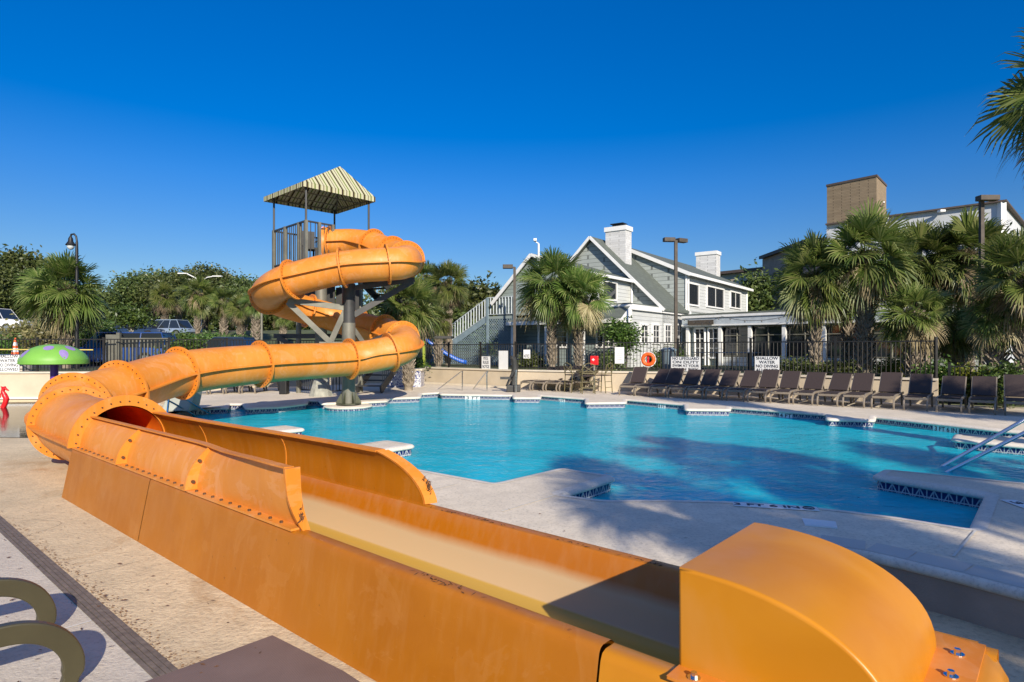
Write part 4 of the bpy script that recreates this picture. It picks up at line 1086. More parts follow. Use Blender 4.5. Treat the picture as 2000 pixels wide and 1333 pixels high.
# bins
Y = fy(1306)[0]+.6; c = at(1306, Y, 1.05); r = empty('trash_bin', c, 0, 'grey blue bin behind the fence left of the lifeguard sign', 'bin')
m = MB(); m.lathe([(0, 0), (.23, 0), (.27, .75), (0, .75)], seg=20); m.build('bin_body', M['bin'], r, smooth=True, angle=50)
m = MB(); m.lathe([(.29, .74), (.29, .80), (.18, .87), (0, .88)], seg=20); m.build('lid', M['bin'], r, smooth=True)
c = at(555, 21.0, DZ); r = empty('trash_bin', c, 0, 'small black bin by the railings at the foot of the tower', 'bin')
m = MB(); m.box((0, 0, .25), (.26, .3, .5)); m.build('bin_body', M['black'], r, bevel=.03); m = MB(); m.box((0, 0, .53), (.29, .33, .05)); m.build('lid', M['black'], r, bevel=.01)

# bistro set
tc_ = G(1128, 764, DZ)
def chair(c, rz, label):
    r = empty('patio_chair', c, rz, label, 'chair', 'tall olive chairs at the bistro table')
    fr = M['olive']
    for sx in (-.22, .22):
        m = MB(); m.tube([(sx, -.22, 0), (sx, -.2, .62)], .018, 6); m.build('leg', fr, r)
        m = MB(); m.tube([(sx, .24, 0), (sx, .2, .60), (sx*.95, .27, 1.0)], .018, 6); m.build('leg', fr, r)
        m = MB(); m.tube([(sx*1.1, -.2, .6), (sx*1.15, -.2, .78), (sx*1.15, 0, .8), (sx, .23, .8)], .016, 6); m.build('armrest', fr, r)
    m = MB(); m.box((0, 0, .62), (.46, .44, .03)); m.build('seat', M['mesh'], r)
    m = MB(); m.tube([(-.21, .27, .98), (0, .30, 1.06), (.21, .27, .98)], .018, 6); m.bar((-.2, .23, .72), (.2, .27, .98), .02); m.bar((.2, .23, .72), (-.2, .27, .98), .02); m.bar((-.21, .22, .7), (.21, .22, .7), .025)
    for z in (.2, .4): m.bar((-.21, -.21, z), (.21, -.21, z), .018); m.bar((-.21, .22, z), (.21, .22, z), .018)
    m.build('backrest', fr, r)
tb_ = empty('bistro_table', G(1150, 765, DZ)+Vector((0, .5, 0)), 0, 'round olive bistro table between the two lounger rows', 'table')
m = MB(); m.lathe([(0, .70), (.42, .70), (.43, .715), (.42, .73), (0, .73)], seg=24); m.build('table_top', M['olive'], tb_)
for k in range(4): a = k*math.pi/2+.4; m = MB(); m.tube([(.30*math.cos(a), .30*math.sin(a), 0), (.12*math.cos(a), .12*math.sin(a), .35), (.3*math.cos(a), .3*math.sin(a), .70)], .018, 6); m.build('leg', M['olive'], tb_)
chair(G(1120, 766, DZ), R(120), 'olive patio chair at the left of the bistro table turned towards it')
chair(G(1148, 768.5, DZ), R(180), 'olive patio chair in front of the bistro table with its back to the pool')
chair(G(1178, 767, DZ), R(230), 'olive patio chair at the right of the bistro table near the red box')

# handrails
def handrail(pts, label, r_=.021, grp=None, name='handrail'):
    m = MB(); P = catmull([Vector(p) for p in pts], 6) if len(pts) > 3 else [Vector(p) for p in pts]
    m.tube(P, r_, 10); return tag(m.build(name, M['chrome'], smooth=True), label, 'handrail', grp)
def hr(p0, p1, p2, label):
    a = G(*p0, WZ-.15); b0 = G(*p2, DZ); b = PY(p1[0], p1[1], b0.y)
    m = MB(); u = (b-a).normalized(); m.tube([a, b-u*.1, b+Vector((.02, 0, -.02)), (b0.x, b0.y, b.z-.1), b0], .022, 8); tag(m.build('handrail', M['chrome'], smooth=True), label, 'handrail')
hr((836, 776), (903, 724), (903, 763), 'sloping steel handrail at the left of the far pool steps')
hr((912, 776), (952, 724), (951, 764), 'sloping steel handrail in the middle of the far pool steps')
hr((984, 778), (1008, 722), (1008, 767), 'steel handrail with tall post at the right of the far pool steps')
b = G(383, 812, WZ)
for k, (dx, lab) in enumerate(((0, 'steel stair handrail dipping into the pool left of the slide, nearer bar'), (.22, 'steel stair handrail dipping into the pool left of the slide, farther bar'))):
    m = MB(); m.tube([b+Vector((dx, .35*k, -.3)), b+Vector((-.0+dx, -.05+.35*k, .02)), b+Vector((-.02+dx, -1.75+.35*k, .70)), b+Vector((-.02+dx, -1.95+.35*k, .68)), b+Vector((-.02+dx, -2.1+.35*k, -.1))], .022, 8); tag(m.build('handrail', M['chrome'], smooth=True), lab, 'handrail')
for k, (a, e, lab) in enumerate((((6.08, 8.70), (7.55, 8.05), 'broad steel handrail rising from the right pool steps, nearer one'), ((6.34, 9.15), (8.15, 9.0), 'broad steel handrail rising from the right pool steps, farther one'))):
    a = Vector((*a, .10)); e = Vector((*e, 1.22)); m = MB()
    u = (e-a); m.tube([a-u*.05, a+u*.1, a+u*.95, e+Vector((.12, -.05, .03)), (e.x+.35, e.y-.2, .9), (e.x+.4, e.y-.22, DZ)], .027, 12); tag(m.build('handrail', M['chrome'], smooth=True), lab, 'handrail')
# pool lift
c = G(1003, 768, DZ)+Vector((-.0, .8, 0)); r = empty('pool_lift', c, 0, 'dark covered pool lift standing at the wall below the light pole', 'pool lift')
m = MB(); m.box((0, 0, .12), (.5, .6, .24)); m.build('base', M['dsteel'], r, bevel=.03)
m = MB(); m.tube([(0, .1, .2), (.05, .1, .9), (.0, 0, 1.2), (-.1, -.1, 1.25)], [.14, .12, .10, .06], 10); m.build('mast', M['dsteel'], r, smooth=True)
m = MB(); m.bar((-.25, -.1, .2), (.1, .1, 1.0), .06); m.box((-.3, -.2, .5), (.35, .3, .08)); m.build('seat', M['dsteel'], r)

# ------------------------------------------------------------ depth lettering
def band(px0, px1, py, txt, label, ybase=None, zc=(DZ-.07+WZ)/2-.005, off=.015):
    """white tiles with lettering on the tile band under the coping; follows the pool edge"""
    best = None; k = ((px0+px1)/2-1000)/1200; n = len(POOL)
    for i in range(n):
        a, b = Vector(POOL[i]), Vector(POOL[(i+1) % n]); den = (b.x-a.x)-k*(b.y-a.y)
        if abs(den) < 1e-9: continue
        s = (k*a.y-a.x)/den
        if 0 <= s <= 1:
            q = a+(b-a)*s
            if q.y > (ybase or 10) and (best is None or q.y > best[0].y): best = (q, (b-a).normalized())
    if not best: return
    q, u = best
    if u.x < 0: u = -u
    w_ = (px1-px0)/1200*q.y; nn = Vector((u.y, -u.x)); 
    if nn.y > 0: nn = -nn
    p = q+nn*off; r = empty('depth_marker', (p.x, p.y, zc), math.atan2(u.y, u.x), label, 'depth marker')
    m = MB(); m.box((0, 0, 0), (w_, .006, .15)); m.build('white_tiles', M['white'], r)
    text_mesh('lettering', txt, .13, M['text'], r, (0, -.005, 0), (R(90), 0, 0), w=w_*.86, ext=.001, bold=.002)
band(364, 410, 800, '2 FT 6 IN', 'white depth tiles reading 2 FT 6 IN at the left pool edge')
band(908, 938, 775, '3 FT', 'white depth tiles between the far handrails')
band(1090, 1106, 780, '3 FT', 'small white depth tiles on the far pool edge left of the bistro table')
band(1284, 1302, 790, '4 FT', 'small white depth tiles on the far pool edge below the life ring')
band(1522, 1548, 805, '4 FT', 'white depth tiles reading 4 FT below the lounger row')
band(1824, 1872, 830, '3 FT 6 IN', 'white depth tiles reading 3 FT 6 IN at the right of the far pool edge')
# deck lettering near edge
def deckmark(p0, p1, txt, label, wd=.145, z=DZ+.006, flip=False):
    a, b = p0, p1; c = (a+b)/2; u = (b-a); L = u.length; r = empty('depth_marker', (c.x, c.y, z), math.atan2(u.y, u.x), label, 'depth marker')
    m = MB(); m.box((0, 0, .003), (L, wd, .006)); m.build('white_tiles', M['white'], r)
    text_mesh('lettering', txt, .12, M['text'], r, (-.08 if 'IN' in txt else 0, 0, .007), (0, 0, 0), w=L*.78, ext=.001, bold=.003)
    if 'IN' in txt:
        m = MB(); m.tube([(L/2-.085+.05*math.cos(k*math.pi/12), .05*math.sin(k*math.pi/12), .008) for k in range(24)], .006, 4, closed=True); m.bar((L/2-.12, .03, .009), (L/2-.05, -.03, .009), .01, .003); m.build('no_diving_symbol', M['text'], r)
deckmark(G(1432, 986, DZ), G(1598, 996, DZ), '3 FT 6 IN', 'white deck tiles reading 3 FT 6 IN with no diving symbol')
deckmark(G(1968, 978, DZ), G(2060, 1010, DZ), '3 FT', 'white deck tiles with dark lettering at the right frame edge')

# ------------------------------------------------------------ light poles
def box_lamp(px, Ybase, z0, ptop, heads, label, r_=.055, hw=.42):
    c = at(px, Ybase); zt_ = H-(ptop-680)/1200*Ybase; r = empty('light_pole', (c.x, c.y, z0), 0, label, 'light pole')
    m = MB(); m.box((0, 0, (zt_-z0)/2), (r_*2, r_*2, zt_-z0)); m.build('pole', M['pole'], r)
    for dx, dy, a in heads:
        m = MB(); m.box((dx, dy, zt_-z0+.02), (hw, .26, .16), a); m.box((dx*.4, dy*.4, zt_-z0), (abs(dx)*.7+.06, .05, .05)); m.build('lamp_head', M['pole'], r, bevel=.015)
box_lamp(1005, 25.6, 1.0, 522, [(-.28, -.05, 0)], 'brown light pole with one box lamp left of the palms')
box_lamp(1320, 24.8, 1.0, 470, [(-.30, -.1, .1), (.26, .1, .5)], 'tall brown light pole with two box lamps before the house windows', .06, .45)
box_lamp(1917, 19.5, .6, 392, [(0, -.25, 0)], 'brown light pole with a broad box lamp among the right palms', .055, .6)
c = at(1052, 27.5, 1.0); r = empty('camera_pole', c, 0, 'white pole topped with a small camera above the palms', 'camera pole')
zt_ = H+(680-470)/1200*27.5-1.0
m = MB(); m.tube([(0, 0, 0), (0, 0, zt_-.15)], .045, 10); m.build('pole', M['white'], r)
m = MB(); m.bar((.02, 0, zt_-.14), (-.18, 0, zt_-.02), .04); m.box((-.16, -.05, zt_+.03), (.14, .2, .1)); m.build('camera_head', M['white'], r)
m = MB(); m.box((0, -.05, 2.6), (.25, .12, .35)); m.build('junction_box', M['wallcap'], r)
c = at(150, 27, 1.0); r = empty('street_lamp', c, 0, 'black gooseneck street lamp with bell shade above the big left palm', 'street lamp'); zt_ = H+(680-457)/1200*27-1.0
m = MB(); m.tube([(0, 0, 0), (0, 0, zt_-.7), (0, 0, zt_-.35)], [.09, .06, .05], 12)
m.tube([(0, 0, zt_-.8), (.02, 0, zt_-.4), (-.03, 0, zt_-.1), (-.12, 0, zt_), (-.24, 0, zt_-.02), (-.27, 0, zt_-.12)], .04, 10); m.build('pole', M['black'], r, smooth=True)
m = MB(); m.lathe([(.04, zt_-.10), (.09, zt_-.2), (.10, zt_-.32), (.20, zt_-.48), (.19, zt_-.5), (.08, zt_-.34)], (-.27, 0, 0), 20); m.build('lamp_shade', M['black'], r, smooth=True)
m = MB(); m.lathe([(.14, zt_-.49), (.14, zt_-.58), (.08, zt_-.67), (0, zt_-.70)], (-.27, 0, 0), 16); m.build('globe', M['lampglass'], r, smooth=True)
c = at(392, 48, 3.0); r = empty('street_lamp', c, 0, 'white twin-arm road lamp in front of the oak', 'street lamp'); zt_ = H+(680-548)/1200*48-3.0
m = MB(); m.tube([(0, 0, 0), (0, 0, zt_)], [.10, .06], 10); m.build('pole', M['white'], r)
for s, e in ((-1, (-1.1, 0, zt_+.55)), (1, (1.0, 0, zt_+.33))):
    m = MB(); m.tube([(0, 0, zt_-.05), (s*.5, 0, zt_+.25), e], .04, 8); m.box((e[0]+s*.3, 0, e[2]+.01), (.7, .25, .07)); m.build('lamp_arm', M['white'], r)
c = at(18, 63, 3.2); r = empty('street_lamp', c, 0, 'white road lamp half hidden by the trees at the far left', 'street lamp'); zt_ = H+(680-534)/1200*63-3.2
m = MB(); m.tube([(0, 0, 0), (0, 0, zt_)], .07, 10); m.build('pole', M['white'], r)
m = MB(); m.tube([(0, 0, zt_-.1), (.4, 0, zt_+.2)], .04, 8); m.box((.8, 0, zt_+.22), (.8, .25, .07)); m.build('lamp_arm', M['white'], r)
c = at(511, 26, 1.0); r = empty('flag_pole', c, 0, 'plain grey pole rising behind the tube left of the tower', 'pole')
m = MB(); m.tube([(0, 0, 0), (0, 0, 2.9)], .05, 8); m.build('pole', M['steel'], r)

# ------------------------------------------------------------ vegetation
def palm_crown(seed, nl=44, Rr=1.6, dead=10):
    rn = random.Random(seed); m = MB()
    def leaf(az, el, L1, blade, mat, droop):
        d = Vector((math.cos(az)*math.cos(el), math.sin(az)*math.cos(el), math.sin(el)))
        pts = [Vector((0, 0, 0))]; p = Vector((0, 0, 0)); dd = d.copy()
        for k in range(4):
            p = p+dd*L1/4; dd = (dd+Vector((0, 0, -droop*.12))).normalized(); pts.append(p.copy())
        side = dd.cross(Vector((0, 0, 1)));
        if side.length < .1: side = Vector((1, 0, 0))
        side.normalize(); side = Matrix.Rotation(rn.uniform(-.95, .95), 3, dd) @ side; nrm = side.cross(dd)
        for a, b in zip(pts, pts[1:]):
            m.add([a-side*.012, a+side*.012, b+side*.010, b-side*.010], [(0, 1, 2, 3)], 2)
        ns = 34
        for k in range(ns):
            th = (k/(ns-1)-.5)*R(250)+rn.uniform(-.03, .03); l = blade*(1-.28*abs(th)/R(125))*rn.uniform(.88, 1.08)
            e = (dd*math.cos(th)+side*math.sin(th)+nrm*(.30*abs(math.sin(th))+rn.uniform(-.06, .06))).normalized()
            wv = e.cross(nrm).normalized()
            o0 = p-dd*.05; q1 = o0+e*l*.5+Vector((0, 0, -droop*.015*l)); q2 = o0+e*l*.82+Vector((0, 0, -droop*.07*l)); q3 = o0+e*l+Vector((0, 0, -droop*(.12+.14*rn.random())*l))
            w1 = .022*blade/.7
            m.add([o0, q1-wv*w1, q1+wv*w1, q2-wv*w1*.6, q2+wv*w1*.6, q3], [(0, 1, 2), (1, 3, 4, 2), (3, 5, 4)], mat)
    for i in range(nl):
        f = (i+.5)/nl; el = R(84-136*f)+rn.gauss(0, .12); az = i*2.39996+rn.gauss(0, .2)
        leaf(az, el, Rr*.56*rn.uniform(.8, 1.12), Rr*.56*rn.uniform(.8, 1.12), 1 if el < R(-12) and rn.random() < .38 else 0, .7+1.3*f)
    for i in range(14): leaf(i*2.4, R(rn.uniform(-30, 80)), Rr*.12, Rr*.30, i % 2, 1.2)
    for i in range(dead):
        az = i*6.283/dead+rn.uniform(-.3, .3); leaf(az, R(rn.uniform(-75, -30)), Rr*.42, Rr*.46, 1, 2.2)
    return m
CR = {}
def crown_mesh(k, Rr=1.6, nl=44, dead=10):
    key = (k, nl, dead)
    if key not in CR:
        o = palm_crown(100+k, nl, 1.6, dead).build('crown', [M['leafp'], M['leafpd'], M['leafh']], fix=False); CR[key] = o.data; bpy.data.objects.remove(o)
    return CR[key]
TK = {}
def trunk_mesh(k, h):
    """unit radius-ish trunk of height h with crossed leaf bases"""
    key = (k, round(h, 1))
    if key in TK: return TK[key]
    rn = random.Random(k*7+3); m = MB(); n_ = 12
    m.tube([(0, 0, h*i/n_) for i in range(n_+1)], [.155+.02*math.sin(i*1.3+k)+.03*sm(.5, 1, i/n_) for i in range(n_+1)], 12)
    z = h*.05; i = 0
    while z < h:
        for q in range(6):
            a = q*math.pi/3+i*math.pi/6+rn.uniform(-.12, .12); e = Vector((math.cos(a), math.sin(a), 0)); s = Vector((-e.y, e.x, 0)); tw_ = rn.choice((-1, 1))*rn.uniform(.04, .09)
            lo = e*.15+Vector((0, 0, z)); hi = e*rn.uniform(.23, .30)+s*tw_+Vector((0, 0, z+rn.uniform(.16, .26)))
            for sg in (-1, 1): m.bar(lo+s*sg*.045, hi, .03, .035)
        z += .115; i += 1
    o = m.build('trunk', M['palmbark'], fix=False); me = o.data; bpy.data.objects.remove(o); TK[key] = me; return me
PG = 'cabbage palms around the pool area'
def palm(px, Y, z0, cpy, rpx, label, k=0, nl=44, dead=10, cx=None, group=None, wx=None, tilt=0):
    """px: trunk column, cpy: crown centre row, rpx: crown radius in pixels"""
    c = Vector((wx[0], wx[1], z0)) if wx else at(px, Y, z0)
    if px > 1500 and not wx: rpx *= 1.13
    zc = (H-(cpy-680)/1200*Y) if not wx else cpy; h = zc-z0; rr = rpx/1200*Y if not wx else rpx
    r = empty('palm_tree', c, random.Random(k+int(px)).uniform(0, 6.28), label, 'palm tree', group)
    t = bpy.data.objects.new('trunk', trunk_mesh(k % 3, h)); COL.objects.link(t); t.parent = r
    sc = 1+.15*math.sin(px*1.7); t.scale = (sc, sc, 1)
    o = bpy.data.objects.new('crown', crown_mesh(k, nl=nl, dead=dead)); COL.objects.link(o); o.parent = r; o.location = (0, 0, h); o.scale = (rr/1.6,)*3; o.rotation_euler.z = px*.37
    return r
palm(130, 27.5, 1.0, 571, 84, 'broad full palm beneath the black street lamp at the left', 0, 60, 14)
palm(322, 50, 3.0, 582, 35, 'small pale-trunked palm left of the twin-arm road lamp', 1)
palm(386, 47, 3.0, 577, 40, 'palm with a thick pale trunk right under the twin-arm road lamp', 2)
palm(349, 53, 3.1, 588, 28, 'thin distant palm between the two pale-trunked palms', 3)
palm(437, 46, 2.8, 590, 33, 'palm in front of the oak right of the twin-arm lamp', 0)
palm(470, 43, 2.6, 604, 34, 'low palm just left of the slide spiral', 1)
palm(500, 40, 2.2, 590, 34, 'palm with rough brown trunk at the edge of the orange spiral', 2)
palm(553, 40, 1.6, 622, 22, 'small palm seen under the left curve of the spiral', 3)
palm(798, 22.9, DZ, 602, 72, 'dense palm with a grey trunk rising beside the blue tiled planter', 1, 56, 14)
palm(856, 30, 1.0, 628, 34, 'short palm with rugged trunk behind the fence right of the slide', 2)
palm(875, 31, 1.0, 556, 50, 'taller palm with brown hanging fronds right of the slide', 3, 44, 22)
palm(835, 33, 1.0, 545, 38, 'slim palm rising behind the dense palm at the slide', 0)
palm(1078, 26.3, 1.0, 560, 80, 'left one of the two palms in front of the grey house', 1, 52, 12)
palm(1130, 25.8, 1.0, 584, 74, 'right one of the two palms in front of the grey house', 2, 52, 16)
palm(1592, 20.5, 1.0, 548, 82, 'leftmost palm of the right-hand grove with dry grey skirt', 3, 50, 26)
palm(1655, 22.5, 1.0, 560, 64, 'slender palm behind the grove between two thick trunks', 0)
palm(1690, 19.8, 1.0, 505, 92, 'tall dark-trunked palm under the tan brick tower', 1, 56, 20)
palm(1782, 18.6, 1.0, 617, 66, 'low wide palm with big drooping fan fronds in the grove', 2, 40, 16)
palm(1800, 21.5, 1.0, 520, 80, 'palm crown in the middle of the grove behind the low wide palm', 3, 50, 10)
palm(1868, 19.0, .7, 650, 56, 'squat palm behind the low railing fence', 0, 40, 14)
palm(1885, 21.0, .8, 510, 88, 'full green palm below the broad box lamp', 2, 56, 12)
palm(1945, 17.6, .5, 620, 60, 'palm with pale yellowed leaf bases near the right edge', 1, 44, 12)
palm(1998, 17.0, .4, 548, 92, 'tall palm half cut by the right frame edge', 3, 56, 22)
palm(0, 0, .33, 5.75, 1.5, 'tall palm right of the pool whose fronds hang into the top right corner', 0, 48, 12, wx=(8.95, 9.4))
palm(0, 0, .33, 4.9, 1.35, 'short palm outside the frame behind the camera', 2, 30, 6, wx=(6.4, -6.5))
palm(0, 0, .33, 6.2, 1.7, 'palm outside the frame shading the right end of the lounger row', 1, 40, 8, wx=(15.0, 3.7))
palm(0, 0, .33, 6.6, 1.7, 'palm outside the frame behind the camera, nearest the slide hood', 1, 40, 6, wx=(5.85, -5.6))
palm(0, 0, .33, 7.2, 1.8, 'tall palm outside the frame behind the camera, in the middle', 3, 38, 6, wx=(8.3, -4.8))
palm(0, 0, .33, 6.0, 1.8, 'palm outside the frame at the right of the deck', 1, 26, 4, wx=(10.9, -3.2))

def foliage(seed, blobs, leaf, n_, mat, flat_=.6):
    """leaf clumps through several ellipsoids: blobs = (centre, radii)"""
    rn = random.Random(seed); m = MB(); tot = sum(b[1][0]*b[1][1]*b[1][2] for b in blobs)
    for c, rad in blobs:
        k = max(6, int(n_*rad[0]*rad[1]*rad[2]/tot/14))
        for _ in range(k):
            th = rn.random()*6.283; ph = math.acos(rn.uniform(-.75, 1)); q = rn.uniform(.62, 1.06)
            cc_ = Vector((c[0]+rad[0]*q*math.sin(ph)*math.cos(th), c[1]+rad[1]*q*math.sin(ph)*math.sin(th), c[2]+rad[2]*q*math.cos(ph)))
            cl = rn.uniform(1.5, 3.6)*leaf
            for _ in range(14):
                p = cc_+Vector((rn.gauss(0, cl), rn.gauss(0, cl), rn.gauss(0, cl*.7)))
                a = Vector((rn.gauss(0, 1), rn.gauss(0, 1), rn.gauss(0, .8))).normalized(); b = a.cross(Vector((rn.gauss(0, 1), rn.gauss(0, 1), rn.gauss(0, 1)))).normalized()
                s = leaf*rn.uniform(.6, 1.25); m.add([p-a*s, p+b*s*.45, p+a*s, p-b*s*.45], [(0, 1, 2, 3)])
    return m
def tree(px, Y, z0, top, wpx, label, seed, mat='leafo', n_=18000, leaf=.16, trunk=.28, stems=1, tf=.35, bark='bark', flat_=1):
    c = at(px, Y, z0); ht = H+(680-top)/1200*Y-z0; hw = wpx/1200*Y; rn = random.Random(seed)
    r = empty('tree', c, 0, label, 'tree')
    blobs = []
    cz = ht*(tf+1)/2; rz_ = ht*(1-tf)/2
    for i in range(9):
        a = i*2.4+rn.random(); q = rn.uniform(.35, .68); s = rn.uniform(.38, .58)
        blobs.append(((hw*q*math.cos(a), hw*q*math.sin(a)*.8, cz+rz_*rn.uniform(-.45, .5)), (hw*s, hw*s, rz_*rn.uniform(.42, .6))))
    blobs.append(((0, 0, cz+rz_*.3), (hw*.5, hw*.5, rz_*.68)))
    foliage(seed, blobs, leaf, n_, None).build('crown', M[mat], r, fix=False)
    m = MB()
    for s in range(stems):
        dx = (s-(stems-1)/2)*trunk*1.4; m.tube([(dx, 0, -.3), (dx*1.6+rn.uniform(-.1, .1), 0, ht*tf*.6), (dx*2.2+rn.uniform(-.2, .2), 0, ht*tf*1.2), (dx*2.5, 0, cz)], [trunk, trunk*.8, trunk*.6, trunk*.3], 8)
        for c_, rad in blobs[s::stems][:6]: m.tube([(dx*2, 0, ht*tf*.8), (c_[0]*.5, c_[1]*.5, (ht*tf+c_[2])*.55), c_], [trunk*.5, trunk*.35, trunk*.12], 6)
    m.build('trunk', M[bark], r, fix=False); return r
tree(400, 62, 3.2, 522, 105, 'broad dark live oak behind the twin-arm road lamp', 1, n_=36000, leaf=.17, tf=.22, trunk=.35)
tree(300, 64, 3.2, 533, 70, 'live oak at the left shoulder of the oak mass', 2, n_=18000, leaf=.17, tf=.22)
tree(480, 60, 3.0, 545, 62, 'live oak at the right shoulder of the oak mass by the slide', 3, n_=18000, leaf=.17, tf=.2)
tree(560, 62, 2.5, 600, 55, 'low dark tree seen under the orange spiral', 4, n_=12000, leaf=.17, tf=.15)
tree(640, 62, 2.5, 590, 50, 'dark tree seen behind the tower column', 24, n_=12000, leaf=.17, tf=.15)
tree(40, 58, 3.2, 500, 28, 'flat-topped pine above the far left trees', 5, n_=2600, leaf=.22, tf=.8, trunk=.15)
tree(-10, 56, 3.2, 512, 62, 'dark tree at the far left edge behind the white vehicle', 6, n_=18000, leaf=.17, tf=.15)
tree(70, 60, 3.2, 522, 60, 'dark broad tree behind the big left palm', 7, n_=18000, leaf=.17, tf=.2)
tree(180, 64, 3.2, 560, 52, 'lower tree right of the black street lamp', 8, n_=12000, leaf=.17, tf=.15)
tree(232, 66, 3.2, 560, 30, 'thin pale tree between the palm and the oaks', 9, n_=1500, leaf=.2, tf=.3, bark='pbark', trunk=.12)
tree(256, 40, 2.3, 600, 32, 'small crape myrtle with forked white stems', 10, 'leafh', 2600, .12, .07, 3, .45, 'pbark')
tree(940, 48, 1.0, 560, 46, 'dark tree behind the outside stairs', 11, n_=12000, leaf=.24, tf=.1)
tree(905, 44, 1.0, 640, 48, 'bright green shrubby tree right of the slide palms', 12, 'leafh', 5000, .18, tf=.1)
tree(860, 46, 1.0, 590, 44, 'dark tree behind the palms right of the slide', 13, n_=5000, leaf=.2, tf=.1)
tree(780, 44, 1.0, 605, 50, 'dark tree behind the dense slide palm', 23, n_=5000, leaf=.2, tf=.1)
tree(1478, 47, 1.0, 530, 30, 'dark tree between the house and the hotel', 14, n_=4000, leaf=.2, tf=.1)
tree(1216, 27.2, 1.0, 625, 34, 'loose olive-green shrub tree before the house windows', 15, 'leafh', 2600, .08, .05, 3, .25)
tree(2050, 30, .8, 430, 60, 'dark tree behind the palms at the right frame edge', 16, n_=7000, leaf=.18, tf=.2)
def bush(px, Y, z0, top, wpx, label, seed, mat='leafh', n_=3000, leaf=.09, name='bush', cat='bush', dep=1):
    c = at(px, Y, z0); ht = H+(680-top)/1200*Y-z0; hw = wpx/1200*Y
    m = foliage(seed, [((0, 0, ht*.42), (hw*.9, hw*.9*dep, ht*.5)), ((hw*.3, 0, ht*.35), (hw*.6, hw*.6*dep, ht*.4)), ((-hw*.35, 0, ht*.38), (hw*.6, hw*.6*dep, ht*.42))], leaf, n_, None)
    m.xf(Matrix.Translation(c)); return tag(m.build(name, M[mat], fix=False), label, cat)
bush(190, 34, 1.0, 620, 42, 'large rounded hedge bush right of the big palm trunk', 31, n_=7000, leaf=.10)
bush(355, 38, 1.6, 648, 30, 'low dark hedge under the silver car', 32)
bush(410, 36, 1.4, 649, 42, 'long low hedge under the pale-trunked palms', 33, n_=4000)
bush(360, 24.5, 1.05, 658, 26, 'small bright bush behind the fence above the orange tube', 34)
bush(470, 36, 1.3, 652, 30, 'low hedge left of the tower legs', 35)
bush(100, 33, 1.0, 640, 34, 'yellow-brown ornamental grass left of the big palm', 36, 'leafg', 3000, .13, 'ornamental_grass', 'grass clump')
bush(60, 44, 2.0, 632, 34, 'tawny grass bank beside the white vehicle', 37, 'leafg', 3000, .15, 'ornamental_grass', 'grass clump')
bush(20, 36, 1.3, 655, 40, 'low green shrub left of the traffic cone', 38)
bush(1305, 25.6, 1.0, 680, 34, 'clipped bright green hedge under the row of white windows', 39, 'leafh', 4200, .06)
bush(1195, 25.0, 1.0, 690, 22, 'dark low bush behind the alarm box', 40, 'leafo', 2000, .06)
bush(1040, 27.5, 1.0, 690, 20, 'small shrub at the foot of the light pole by the stairs', 41, 'leafo', 1500, .07)
bush(1745, 19.6, 1.0, 700, 30, 'yellow-green shrub behind the fence in the grove', 42, 'leafy', 2200, .05)
bush(1560, 20.5, 1.0, 705, 40, 'dark ground shrub left in the grove bed', 43, 'leafo', 2000, .06)
bush(1640, 20.2, 1.0, 708, 40, 'dark ground shrub between the thick palm trunks', 44, 'leafo', 2000, .06)
bush(1890, 17.4, .5, 712, 32, 'bright leafy plant behind the low railing fence', 45, 'leafy', 2200, .06)
bush(1960, 16.2, .4, 705, 34, 'green leafy plant at the right end of the railing fence', 46, 'leafh', 2200, .06)
bush(1835, 17.8, .7, 705, 22, 'green cycad-like plant by the end post of the fence', 47, 'leafh', 1500, .07)
bush(815, 26.9, .9, 697, 10, 'bright small plant growing in the tiled planter', 48, 'leafh', 700, .07, 'potted_plant', 'plant')
m = foliage(77, [((x, 82+6*math.sin(x), 5.2+1.1*math.sin(x*.7)), (6.5, 4, 3.6)) for x in range(-92, 22, 6)], .34, 50000, None)
tag(m.build('distant_wood', M['leafo'], fix=False), kind='stuff')
# planter
c1, c2 = G(757, 756, DZ), G(822, 756, DZ)
pl = empty('tiled_planter', (c1+c2)/2+Vector((0, .5, 0)), 0, 'blue and white tiled planter box against the cream wall', 'planter'); L = (c2-c1).length
m = MB(); m.box((0, 0, .34), (L, 1.0, .68)); m.build('tiled_box', M['ptile'], pl)
m = MB(); m.box((0, 0, .70), (L+.12, 1.1, .07)); m.build('cap', M['wallcap'], pl)

